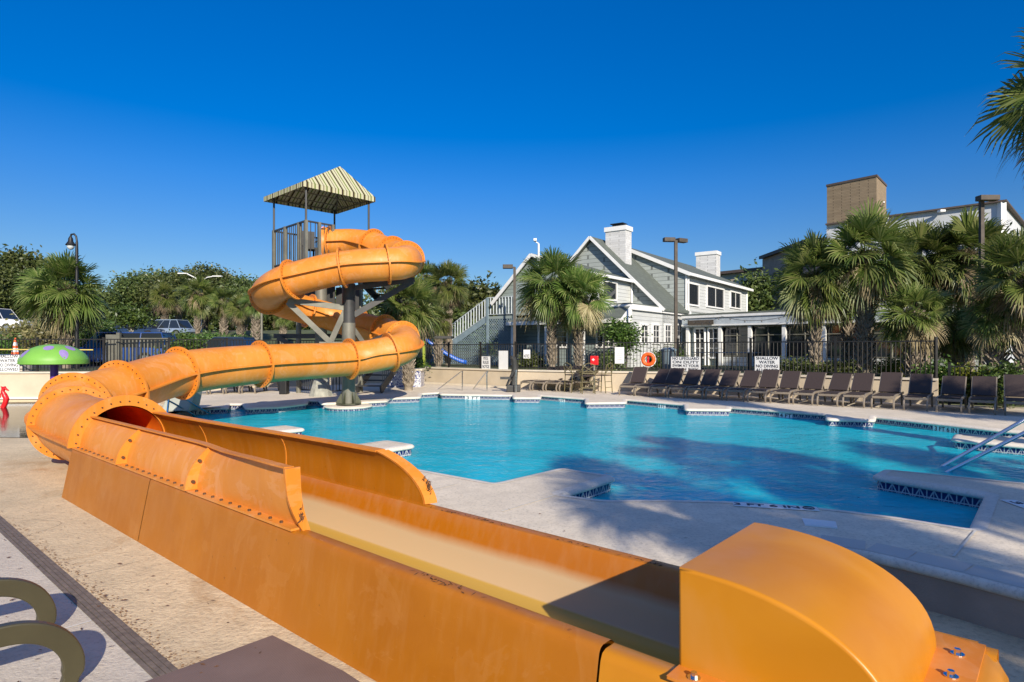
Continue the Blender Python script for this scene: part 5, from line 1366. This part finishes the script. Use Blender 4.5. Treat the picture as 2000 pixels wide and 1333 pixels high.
# ------------------------------------------------------------ vehicles
def car(px, Y, z, rz, L, W_, Ht, hood, mat, label, suv=True, s=1):
    c = at(px, Y, z); r = empty('parked_car', c, rz, label, 'car')
    zb, zh = .28, Ht*.56; cab0, cab1 = hood, L*(.98 if suv else .86); slope = .35 if suv else .6
    # body: stations along x
    st = [(0, zb+.12, zh*.78, .80), (.12, zb, zh*.86, .93), (.5, zb-.04, zh*.93, 1), (hood, zb-.06, zh*.99, 1), (L*.7, zb-.06, zh, 1), (L-.35, zb-.02, zh*.98, .99), (L-.08, zb+.05, zh*.92, .94), (L, zb+.14, zh*.80, .84)]
    m = MB(); k = 10; vs = []
    for x, z0, z1, w_ in st:
        hw = W_/2*w_; vs += [(x-L/2, y, zz_) for y, zz_ in ((-hw*.92, z0), (-hw, z0+.10), (-hw, z1-.22), (-hw*.96, z1-.05), (-hw*.86, z1), (hw*.86, z1), (hw*.96, z1-.05), (hw, z1-.22), (hw, z0+.10), (hw*.92, z0))]
    m.add(vs, [(i*k+j, i*k+(j+1) % k, (i+1)*k+(j+1) % k, (i+1)*k+j) for i in range(len(st)-1) for j in range(k)]+[tuple(range(k)), tuple(len(vs)-k+j for j in range(k))]); m.build('body', M[mat], r, smooth=True, angle=35)
    m = MB(); hw, ht = W_/2*.9, W_/2*.74; x0, x1 = cab0-L/2, cab1-L/2
    vs = [(x0, -hw, zh-.02), (x1, -hw, zh-.02), (x1, hw, zh-.02), (x0, hw, zh-.02), (x0+slope*1.5, -ht, Ht-.05), (x1-slope*.6, -ht, Ht-.05), (x1-slope*.6, ht, Ht-.05), (x0+slope*1.5, ht, Ht-.05)]
    m.add(vs, [(0, 1, 5, 4), (1, 2, 6, 5), (2, 3, 7, 6), (3, 0, 4, 7), (4, 5, 6, 7)]); m.build('windows', M['glass'], r)
    m = MB(); m.box(((x0+x1)/2+slope*.45, 0, Ht-.035), (x1-x0-slope*2.0, ht*2.04, .06)); 
    for f in (0, .38, .68, 1):
        for sg in (-1, 1):
            a = Vector((x0+(x1-x0)*f, sg*(hw+.004), zh-.02)); b = Vector((x0+slope*1.5+(x1-slope*.6-x0-slope*1.5)*f, sg*(ht+.01), Ht-.04)); m.bar(a, b, .06, .03)
    m.build('roof', M[mat], r, bevel=.02)
    for x in (L*.19-L/2, L*.80-L/2):
        for sg in (-1, 1):
            wr = .34; m = MB(); Mx = Matrix.Translation((x, sg*(W_/2-.09), wr)) @ Matrix.Rotation(R(90), 4, 'X')
            m.lathe([(.2, -.1), (.32, -.11), (.34, -.08), (.34, .08), (.32, .11), (.2, .1)], seg=24); m.xf(Mx); w1 = m.build('wheel', M['tyre'], r, smooth=True)
            m = MB(); m.lathe([(0, .07), (.05, .09), (.2, .1), (.21, -.1), (0, -.09)], seg=14); m.xf(Mx); m.build('rim', M['rim'], w1)
    for sg in (-1, 1):
        m = MB(); m.box((-L/2+.06, sg*W_*.36, zh*.72), (.10, .28, .14)); m.build('headlight', M['lampglass'], r, bevel=.02)
    return r
car(-8, 50, 3.22, math.pi+.05, 4.9, 1.95, 1.9, 1.25, 'carwhite', 'white pickup-style SUV cut by the left frame edge on the raised street')
car(238, 31, 1.02, .12, 5.0, 1.9, 1.68, 1.15, 'carblue', 'blue SUV parked behind the left fence and bin enclosure')
car(262, 46, 2.55, .1, 4.6, 1.8, 1.45, 1.1, 'cardark', 'dark blue sedan behind the small crape myrtle', False)
car(325, 47, 2.62, -.1, 4.6, 1.8, 1.45, 1.1, 'carsilver', 'silver blue sedan parked left of the pale-trunked palm', False)
car(440, 34, 1.02, 0, 4.6, 1.85, 1.5, 1.1, 'cardark', 'dark car behind the fence left of the tower', False)
# blue chute behind the fence
c = at(868, 30.5, 1.0); r = empty('play_slide', c, 0, 'blue curved plastic play slide behind the fence right of the palm', 'play slide')
m = MB(); P = [Vector((-.9+.1*i*2.0, 0, 1.15*(1-i/10)**1.4+.1)) for i in range(11)]; vs = []
for p in P:
    for y, z in ((-.25, .18), (-.22, .02), (0, -.02), (.22, .02), (.25, .18)): vs.append((p.x, y, p.z+z))
m.add(vs, [(i*5+j, i*5+j+1, (i+1)*5+j+1, (i+1)*5+j) for i in range(10) for j in range(4)]); o = m.build('chute', M['bluep'], r, smooth=True); so = o.modifiers.new('solid', 'SOLIDIFY'); so.thickness = .04
m = MB(); m.box((-1.0, 0, .6), (.08, .5, 1.3)); m.build('ladder', simple('yellow_green_plastic', (.45, .55, .05), .4), r)

# ------------------------------------------------------------ the grey house
K = Vector((5.6, 29.0)); A = Vector((.6, .8)); Bv = Vector((-.8, .6))
def hp(u, v, z): p = K+A*u+Bv*v; return Vector((p.x, p.y, z))
house = empty('house', (K.x, K.y, 1.0), 0, 'grey shingled two-storey house with white trim, green roof and outside stairs', 'house')
HO = Vector(house.location)
def hb_(mb, name, mats, par=None, **k): mb.xf(Matrix.Translation(-HO)); return mb.build(name, mats, par or house, **k)
Z0 = 1.0
def hbox(m, u0, u1, v0, v1, z0, z1, mi=0): m.prism([hp(u0, v0, 0), hp(u1, v0, 0), hp(u1, v1, 0), hp(u0, v1, 0)], z0, z1, mi)
# main volume: gable plane u=3.65, ridge v=4.12 z=8.1
m = MB()
m.thick([hp(3.7, 0, Z0), hp(3.7, 8.2, Z0), hp(3.7, 8.2, 4.05), hp(3.7, 4.12, 8.0), hp(3.7, 0, 4.05)], A.to_3d()*3.0)
hb_(m, 'wall', M['shingle'])
m = MB(); m.thick([hp(6.86, 0, Z0), hp(6.86, 8.2, Z0), hp(6.86, 8.2, 4.05), hp(6.86, 4.12, 8.0), hp(6.86, 0, 6.15)], A.to_3d()*11.6); hb_(m, 'wall', [M['shingle']])
m = MB(); hbox(m, 6.95, 18.4, -.02, .0, 4.0, 6.15); hb_(m, 'wall', M['siding'])
m = MB()
def slab3(p, th=.12): m.thick(p, (0, 0, -th))
slab3([hp(3.4, -.2, 3.95), hp(7.0, -.2, 3.95), hp(7.0, 4.14, 8.15), hp(3.4, 4.14, 8.15)])
slab3([hp(3.4, 4.14, 8.15), hp(18.7, 4.14, 8.15), hp(18.7, 8.5, 3.9), hp(3.4, 8.5, 3.9)])
slab3([hp(6.7, -.35, 6.10), hp(18.8, -.35, 6.10), hp(18.8, 4.14, 8.16), hp(6.7, 4.14, 8.16)])
hb_(m, 'roof', M['roof'])
m = MB()
m.bar(hp(3.38, -.25, 3.85), hp(3.38, 4.14, 8.08), .06, .15); m.bar(hp(3.38, 4.14, 8.08), hp(3.38, 8.5, 3.85), .06, .15)
m.bar(hp(6.66, -.36, 6.02), hp(6.66, 4.1, 8.06), .06, .2); m.bar(hp(6.66, -.38, 6.02), hp(18.8, -.38, 6.02), .08, .16)
m.bar(hp(6.88, -.05, 4.0), hp(6.88, -.05, 6.05), .14, .1); m.bar(hp(18.4, -.05, 4.0), hp(18.4, -.05, 6.05), .14, .1)
m.tube([hp(7.05, -.12, 6.0), hp(7.05, -.12, 4.0)], .05, 6)
hb_(m, 'trim', M['white'])
def window(u, v, z0, z1, wd, along='A', cols=1, rows_=1, name='window', mt='white', e=.03):
    """on a face v=const (along A, outward -B) or u=const (along B, outward -A)"""
    d = A if along == 'A' else Bv; o_ = -Bv if along == 'A' else -A; d3, o3 = d.to_3d(), o_.to_3d()
    base = hp(u, v, 0); fr = MB(); T = .09
    def pt(s, z, k): return base+d3*s+o3*k+Vector((0, 0, z))
    for a, b in (((-wd/2, z0), (-wd/2, z1)), ((wd/2, z0), (wd/2, z1)), ((-wd/2-.05, z1), (wd/2+.05, z1)), ((-wd/2-.07, z0), (wd/2+.07, z0))): fr.bar(pt(a[0], a[1], e), pt(b[0], b[1], e), T, T, up=o3)
    w_ = hb_(fr, name, M[mt])
    g = MB(); g.thick([pt(-wd/2, z0, .015), pt(wd/2, z0, .015), pt(wd/2, z1, .015), pt(-wd/2, z1, .015)], o3*.01); g.xf(Matrix.Translation(-HO)); g.build('pane', M['glass'], w_)
    if cols*rows_ > 1:
        g = MB()
        for c_ in range(1, cols): s = -wd/2+wd*c_/cols; g.bar(pt(s, z0, .035), pt(s, z1, .035), .025)
        for q in range(1, rows_): z = z0+(z1-z0)*q/rows_; g.bar(pt(-wd/2, z, .035), pt(wd/2, z, .035), .025)
        g.xf(Matrix.Translation(-HO)); g.build('muntins', M[mt], w_)
def u_at(px, v=0.0):
    k = (px-1000)/1200; x0, y0 = K.x+Bv.x*v, K.y+Bv.y*v; return (k*y0-x0)/(A.x-k*A.y)
def v_at(px, u=0.0):
    k = (px-1000)/1200; x0, y0 = K.x+A.x*u, K.y+A.y*u; return (k*y0-x0)/(Bv.x-k*Bv.y)
for p0, p1, y0, y1, cc_ in ((1338.5, 1363, 554, 596, 1), (1379, 1412, 562, 601, 2), (1425, 1445, 571, 602, 2)):
    a, b = u_at(p0), u_at(p1); um = (a+b)/2; Y = hp(um, 0, 0).y
    window(um, -.02, H-(y1-680)/1200*Y, H-(y0-680)/1200*Y, b-a, 'A', cc_, 1)
# lower front volume
m = MB(); hbox(m, 0, 7.4, 0, 6.0, Z0, 3.75); hb_(m, 'wall', M['siding'])
m = MB(); hbox(m, -.1, 7.5, -.12, 6.0, 3.72, 3.98); hb_(m, 'fascia', M['white'])
m = MB(); hbox(m, .05, 7.3, .05, 6, 3.98, 4.06); hb_(m, 'roof', M['roof'])
for p in (1257.5, 1280, 1303, 1325):
    um = u_at(p); Y = hp(um, 0, 0).y; window(um, 0, H-(670-680)/1200*Y, H-(634-680)/1200*Y, .82 if p < 1310 else .7, 'A', 2, 3)
# porch side, skirt roof
m = MB(); hbox(m, .02, .06, .3, 6.0, Z0, 3.5); 
m = MB(); m.thick([hp(-.01, .25, Z0), hp(-.01, 6.0, Z0), hp(-.01, 6.0, 3.6), hp(-.01, .25, 3.6)], -A.to_3d()*.02); hb_(m, 'porch_wall', M['siding_g'])
m = MB(); m.thick([hp(-1.15, -.05, 3.25), hp(-1.15, 6.5, 3.25), hp(.1, 6.2, 4.0), hp(.1, -.05, 4.0)], (0, 0, -.08)); hb_(m, 'porch_roof', M['roof'])
m = MB(); m.bar(hp(-1.17, -.08, 3.17), hp(-1.17, 6.5, 3.17), .05, .18); m.thick([hp(-1.15, -.08, 3.1), hp(0, -.08, 3.1), hp(0, -.08, 3.98), hp(-1.15, -.08, 3.25)], -Bv.to_3d()*-.03); hb_(m, 'porch_trim', M['white'])
for v in (2.0, 4.1, 6.2):
    m = MB(); q = hp(-1.0, v, 0); m.box((q.x, q.y, 2.1), (.14, .14, 2.1), R(53)); hb_(m, 'porch_post', M['white'])
for p in (1184, 1094): vm = v_at(p, 0); window(-.03, vm, 1.95, 3.0, .95, 'B', 3, 4)
# wing
m = MB(); m.thick([hp(-.9, 1.8, 3.6), hp(-.9, 7.3, 3.6), hp(-.9, 7.3, 4.45), hp(-.9, 4.95, 6.55), hp(-.9, 1.8, 5.5)], A.to_3d()*4.6); hb_(m, 'wall', M['siding_g'])
m = MB(); hbox(m, -.9, 3.7, 1.77, 1.80, 3.95, 5.5); hb_(m, 'wall', M['siding'])
m = MB(); slab3([hp(-1.15, 1.5, 5.52), hp(3.7, 1.5, 5.52), hp(3.7, 4.95, 6.70), hp(-1.15, 4.95, 6.70)], .1); slab3([hp(-1.15, 4.95, 6.70), hp(3.7, 4.95, 6.70), hp(3.7, 7.5, 4.3), hp(-1.15, 7.5, 4.3)], .1); hb_(m, 'roof', M['roof'])
m = MB(); m.bar(hp(-1.17, 1.5, 5.45), hp(3.7, 1.5, 5.45), .06, .14); m.bar(hp(-1.17, 1.5, 5.45), hp(-1.17, 4.95, 6.62), .05, .16); m.bar(hp(-1.17, 4.95, 6.62), hp(-1.17, 7.5, 4.22), .05, .18); m.bar(hp(3.66, 1.72, 4.0), hp(3.66, 1.72, 5.4), .12, .1); hb_(m, 'trim', M['white'])
window(1.2, 1.77, 4.35, 5.25, 1.5, 'A', 1, 1)
# chimneys
for (u, v, la, lb, zt_, zb_) in ((4.6, 2.55, .75, 1.25, 8.75, 5.0), (17.8, 1.9, .85, 1.5, 8.95, 6.5)):
    m = MB(); hbox(m, u, u+la, v, v+lb, zb_, zt_-.25); ch = hb_(m, 'chimney', M['wbrick'])
    m = MB(); hbox(m, u-.06, u+la+.06, v-.06, v+lb+.06, zt_-.25, zt_); m.xf(Matrix.Translation(-HO)); m.build('chimney_cap', M['white'], ch)
    if u < 10:
        m = MB(); hbox(m, u+.15, u+.55, v+.3, v+.9, zt_, zt_+.12); hbox(m, u+.08, u+.65, v+.2, v+1.0, zt_+.16, zt_+.20); m.xf(Matrix.Translation(-HO)); m.build('flue_cap', M['black'], ch)
# lattice, landing, stairs at left
m = MB(); a = hp(-.95, 6.3, 0); hbox(m, -.95, .6, 6.1, 7.9, 3.45, 3.6); hb_(m, 'stair_landing', M['siding_g'])
def lattice(m, P, Q, z0, z1a, z1b, st=.16):
    P, Q = Vector(P), Vector(Q); L = (Q-P).length; d = (Q-P)/L
    nst = int((L+4)/st)
    for sg in (1, -1):
        for k in range(-nst, nst*2):
            s0 = k*st; pts = []
            # clip numerically
            N = 40; run = []
            for i in range(N+1):
                z = z0+(max(z1a, z1b)-z0)*i/N; s = s0+sg*(z-z0)
                zt_ = z1a+(z1b-z1a)*min(1, max(0, s/L))
                if 0 <= s <= L and z <= zt_: run.append((s, z))
            if len(run) > 1: m.bar(P+d*run[0][0]+Vector((0, 0, run[0][1]-P.z)), P+d*run[-1][0]+Vector((0, 0, run[-1][1]-P.z)), .035, .012, up=d.cross(Vector((0, 0, 1))))
sa, sb = hp(-.95, 7.9, 0), hp(-.95, 12.6, 0)
lat = simple('blue_grey_lattice', (.20, .27, .31), .7)
m = MB(); lattice(m, hp(-.98, 6.1, 0), hp(-.98, 7.9, 0), 1.0, 3.45, 3.45); lattice(m, sa, sb, 1.0, 3.3, 1.0); hb_(m, 'lattice', lat)
m = MB(); m.bar(hp(-.95, 7.9, 3.5), hp(-.95, 12.6, 1.05), .05, .3)
for k in range(13): q = hp(-.5, 7.9+4.7*k/13, 3.5-2.45*k/13); m.box(q, (.9, .3, .04), R(53)); 
hb_(m, 'stairs', lat)
m = MB(); rail(hp(-.97, 7.9, 0).to_2d(), hp(-.97, 12.6, 0).to_2d(), 3.6, 4.6, m, 24, .06, (1.15, 2.1)); rail(hp(-.97, 6.1, 0).to_2d(), hp(-.97, 7.9, 0).to_2d(), 3.6, 4.6, m, 9, .06); hb_(m, 'stair_railing', simple('shade_tinted_rail', (.40, .45, .47), .6))  # blue-grey tint in the railing colour stands in for shade
m = MB()
for v in (6.1, 7.9): q = hp(-.98, v, 0); m.box((q.x, q.y, 2.8), (.12, .12, 3.6), R(53))
hb_(m, 'stair_post', lat)
m = MB(); m.thick([hp(.55, 5.9, 1.0), hp(.55, 8.4, 1.0), hp(.55, 8.4, 3.6), hp(.55, 5.9, 3.6)], A.to_3d()*.05); hb_(m, 'wall', M['siding_g'])

# veranda running right, towards the hotel
v1, v2 = Vector((9.6, 33.2)), Vector((18.2, 23.6)); vd = (v2-v1).normalized(); vn = Vector((vd.y, -vd.x))
if vn.y > 0: vn = -vn
ver = empty('veranda', (v1.x, v1.y, 1.0), 0, 'low white restaurant veranda with dark glass between house and hotel', 'building'); VO = Vector(ver.location)
def vp(s, k, z): p = v1+vd*s+vn*k; return Vector((p.x, p.y, z))
def vb(mb, nm, mt, par=None): mb.xf(Matrix.Translation(-VO)); return mb.build(nm, M[mt] if isinstance(mt, str) else mt, par or ver)
LV = (v2-v1).length
m = MB(); m.thick([vp(0, -.5, 1), vp(LV, -.5, 1), vp(LV, -.5, 3.3), vp(0, -.5, 3.3)], (-vn*.2).to_3d()); vb(m, 'wall', simple('dark_interior', (.025, .025, .025), .8))
m = MB(); m.prism([vp(-.3, .3, 0), vp(LV, .3, 0), vp(LV, -6, 0), vp(-.3, -6, 0)], 3.62, 3.72); vb(m, 'roof', 'roof')
m = MB(); m.thick([vp(-.3, .28, 3.02), vp(LV, .28, 3.02), vp(LV, .28, 3.615), vp(-.3, .28, 3.615)], (-vn*.1).to_3d()); vb(m, 'fascia', simple('blue_grey_fascia', (.42, .47, .50), .6))
m = MB(); m.thick([vp(1.95, .02, 1.0), vp(LV, .02, 1.0), vp(LV, .02, 1.45), vp(1.95, .02, 1.45)], (-vn*.08).to_3d()); vb(m, 'low_wall', 'siding')
m = MB(); m.bar(vp(-.3, .32, 3.56), vp(LV, .32, 3.56), .05, .12); vb(m, 'trim', 'white'); m = MB(); m.bar(vp(-.3, .32, 3.12), vp(LV, .32, 3.02), .04, .08); vb(m, 'trim', 'white')
for s in (0, 1.9, 3.5, 5.2, 7.0, 8.8, 10.6, 12.2): m = MB(); q = vp(s, .15, 0); m.box((q.x, q.y, 2.0), (.17, .17, 2.0), math.atan2(vd.y, vd.x)); vb(m, 'column', 'white')
m = MB(); m.thick([vp(0, .0, 1.0), vp(1.9, .0, 1.0), vp(1.9, .0, 3.1), vp(0, .0, 3.1)], (-vn*.05).to_3d()); vb(m, 'door_wall', 'siding_g')
for s0, s1, z0, z1 in ((.35, .95, 1.0, 2.95), (1.15, 1.75, 1.0, 2.95)):
    m = MB()
    for a, b in (((s0, z0), (s0, z1)), ((s1, z0), (s1, z1)), ((s0, z1), (s1, z1)), ((s0, z0+.4), (s1, z0+.4))): m.bar(vp(a[0], .06, a[1]), vp(b[0], .06, b[1]), .09)
    for q in (1, 2): m.bar(vp(s0, .06, 1.4+q*.5), vp(s1, .06, 1.4+q*.5), .03)
    m.bar(vp((s0+s1)/2, .06, 1.4), vp((s0+s1)/2, .06, z1), .03)
    dr = vb(m, 'door', 'white'); m = MB(); m.thick([vp(s0, .03, 1.4), vp(s1, .03, 1.4), vp(s1, .03, z1), vp(s0, .03, z1)], (vn*.01).to_3d()); vb(m, 'pane', 'glass', dr); dr_k = dr
for s0, s1 in ((2.05, 3.4), (3.6, 5.1), (5.3, 6.9), (7.1, 8.7), (8.9, 10.5), (10.7, 12.1)):
    m = MB(); m.bar(vp(s0, .0, 2.55), vp(s1, .0, 2.55), .05); m.bar(vp((s0+s1)/2, 0, 1.0), vp((s0+s1)/2, 0, 3.1), .05); m.bar(vp(s0, 0, 1.5), vp(s1, 0, 1.5), .05); m.bar(vp(s0-.06, 0, 3.0), vp(s1+.06, 0, 3.0), .10)
    w_ = vb(m, 'window', M['steel']); m = MB(); m.thick([vp(s0, -.03, 1.0), vp(s1, -.03, 1.0), vp(s1, -.03, 3.1), vp(s0, -.03, 3.1)], (vn*-.01).to_3d()); vb(m, 'pane', 'glass', w_)
# board over the door and string lights
sg_ = empty('name_board', vp(.9, .42, 3.25), math.atan2(vd.y, vd.x), 'long dark name board above the veranda door', 'sign'); m = MB(); m.box((0, 0, 0), (1.5, .04, .25)); m.build('board', M['pole'], sg_)
m = MB(); pts_ = []
for k in range(60): s = k/59*LV; pts_.append(vp(s, 1.2*math.sin(s*.5)**2+.5, 3.45-.25*abs(math.sin(s*1.1))))
m.tube(pts_, .012, 4)
for p in pts_[::3]: m.lathe([(0, -.10), (.035, -.06), (.02, 0), (0, .01)], p, 6)
tag(m.build('string_lights', simple('string_light_cable', (.05, .05, .05), .5)), 'string of small lights strung along the veranda eave', 'lights')
# patio furniture behind fence, grey
for k, (p, Y) in enumerate(((1370, 27), (1400, 26), (1430, 26.5), (1462, 25))):
    c = at(p, Y, 1.0); r = empty('cafe_table', c, k, ['grey cafe table behind the fence right of the lifeguard sign', 'grey cafe table behind the fence below the veranda door', 'grey cafe table behind the fence before the veranda window', 'grey cafe table behind the fence left of the no diving sign'][k], 'table', 'cafe tables on the veranda terrace')
    m = MB(); m.lathe([(0, .70), (.45, .70), (.45, .73), (0, .73)], seg=16); m.build('table_top', M['bin'], r); m = MB(); m.tube([(0, 0, 0), (0, 0, .7)], .04, 8); m.lathe([(.25, 0), (.2, .04), (0, .05)], seg=12); m.build('pedestal', M['dsteel'], r)

# ------------------------------------------------------------ hotel
hot = empty('hotel', (24, 38, 1.0), 0, 'white stucco hotel block with a tan brick stair tower behind the palms', 'building'); OO = Vector(hot.location)
def ob(mb, nm, mt): mb.xf(Matrix.Translation(-OO)); return mb.build(nm, M[mt], hot)
c0 = Vector((27.9, 35.0)); c1 = Vector((21.3, 41.6)); dd = (c1-c0).normalized(); dn = Vector((-dd.y, dd.x)); 
if dn.y < 0: dn = -dn
m = MB(); m.prism([c0, c1, c1+dn*14, c0+dn*14], 1.0, 10.2); ob(m, 'wall', 'stucco')
m = MB(); m.prism([c0-dn*.25-dd*.25, c1-dn*.25, c1+dn*14, c0+dn*14-dd*.25], 10.2, 10.30); ob(m, 'roof', 'hroof')
m = MB()
for s in (.3, .62): q = c0.lerp(c1, s)-dn*.35; m.box((q.x, q.y, 10.1), (.3, .3, .12))
q = c0-dn*.03; m.bar((q.x, q.y, 1), (q.x, q.y, 10.2), .3); ob(m, 'trim', 'white')
for k in range(3):
    for j in range(3):
        q = c0.lerp(c1, .2+.28*k)-dn*.03; m = MB(); m.box((q.x, q.y, 2.5+2.4*j), (1.3, .06, 1.3), math.atan2(dd.y, dd.x)); w_ = ob(m, 'window', 'glass')
a1 = PY(1712, 345, 40.5); a0 = PY(1615, 358, 43.0); a2 = PY(1731, 358, 43.0); zt_ = a1.z
m = MB(); A2 = Vector((a1.x, a1.y)); B2 = Vector((a0.x, a0.y)); C2 = Vector((a2.x, a2.y)); m.prism([A2, C2, C2+(B2-A2), B2], 1.0, zt_); ob(m, 'brick_tower', 'brick')
m = MB(); g = .08; ctr = (B2+C2)/2
P_ = [ctr+(p-ctr)*1.03 for p in (A2, C2, C2+(B2-A2), B2)]; m.prism(P_, zt_, zt_+.14); ob(m, 'parapet', 'hroof')
m = MB(); q = PY(1722, 403, 41.6); m.bar(q, q+Vector((-.2, -.6, .15)), .08); ob(m, 'flood_lamp', 'white')
w2 = empty('hotel_wing', (15, 50, 1.0), 0, 'low dark-roofed hotel wing behind the house at the right', 'building'); OO2 = Vector(w2.location)
for (pA, pB, yA, YA, YB, nm) in ((1578, 1625, 468, 44, 43, 'a'), (1400, 1560, 532, 56, 50, 'b')):
    p, q = at(pA, YA), at(pB, YB); z = H+(680-yA)/1200*YA; m = MB(); m.prism([(p.x, p.y), (q.x, q.y), (q.x, q.y+8), (p.x, p.y+8)], 1.0, z-.25); m.xf(Matrix.Translation(-OO2)); m.build('wall', M['darkwall'] if nm == 'a' else M['wall'], w2)
    m = MB(); m.prism([(p.x-.3, p.y-.3), (q.x, q.y-.3), (q.x, q.y+8), (p.x-.3, p.y+8)], z-.25, z); m.xf(Matrix.Translation(-OO2)); m.build('roof', M['hroof'], w2)
p, q = at(1458, 52), at(1500, 50); m = MB(); m.prism([(p.x, p.y), (q.x, q.y), (q.x, q.y+6), (p.x, p.y+6)], 1.0, H+(680-585)/1200*51); m.xf(Matrix.Translation(-OO2)); m.build('wall', M['siding'], w2)
m = MB(); z = H+(680-585)/1200*51; m.prism([(p.x-.3, p.y-.3), (q.x, q.y-.3), (q.x, q.y+6), (p.x-.3, p.y+6)], z, z+.25); m.xf(Matrix.Translation(-OO2)); m.build('roof', M['roof'], w2)

# tidy empties' children: nothing left at top level
S.cycles.max_bounces = 8; S.cycles.transparent_max_bounces = 12
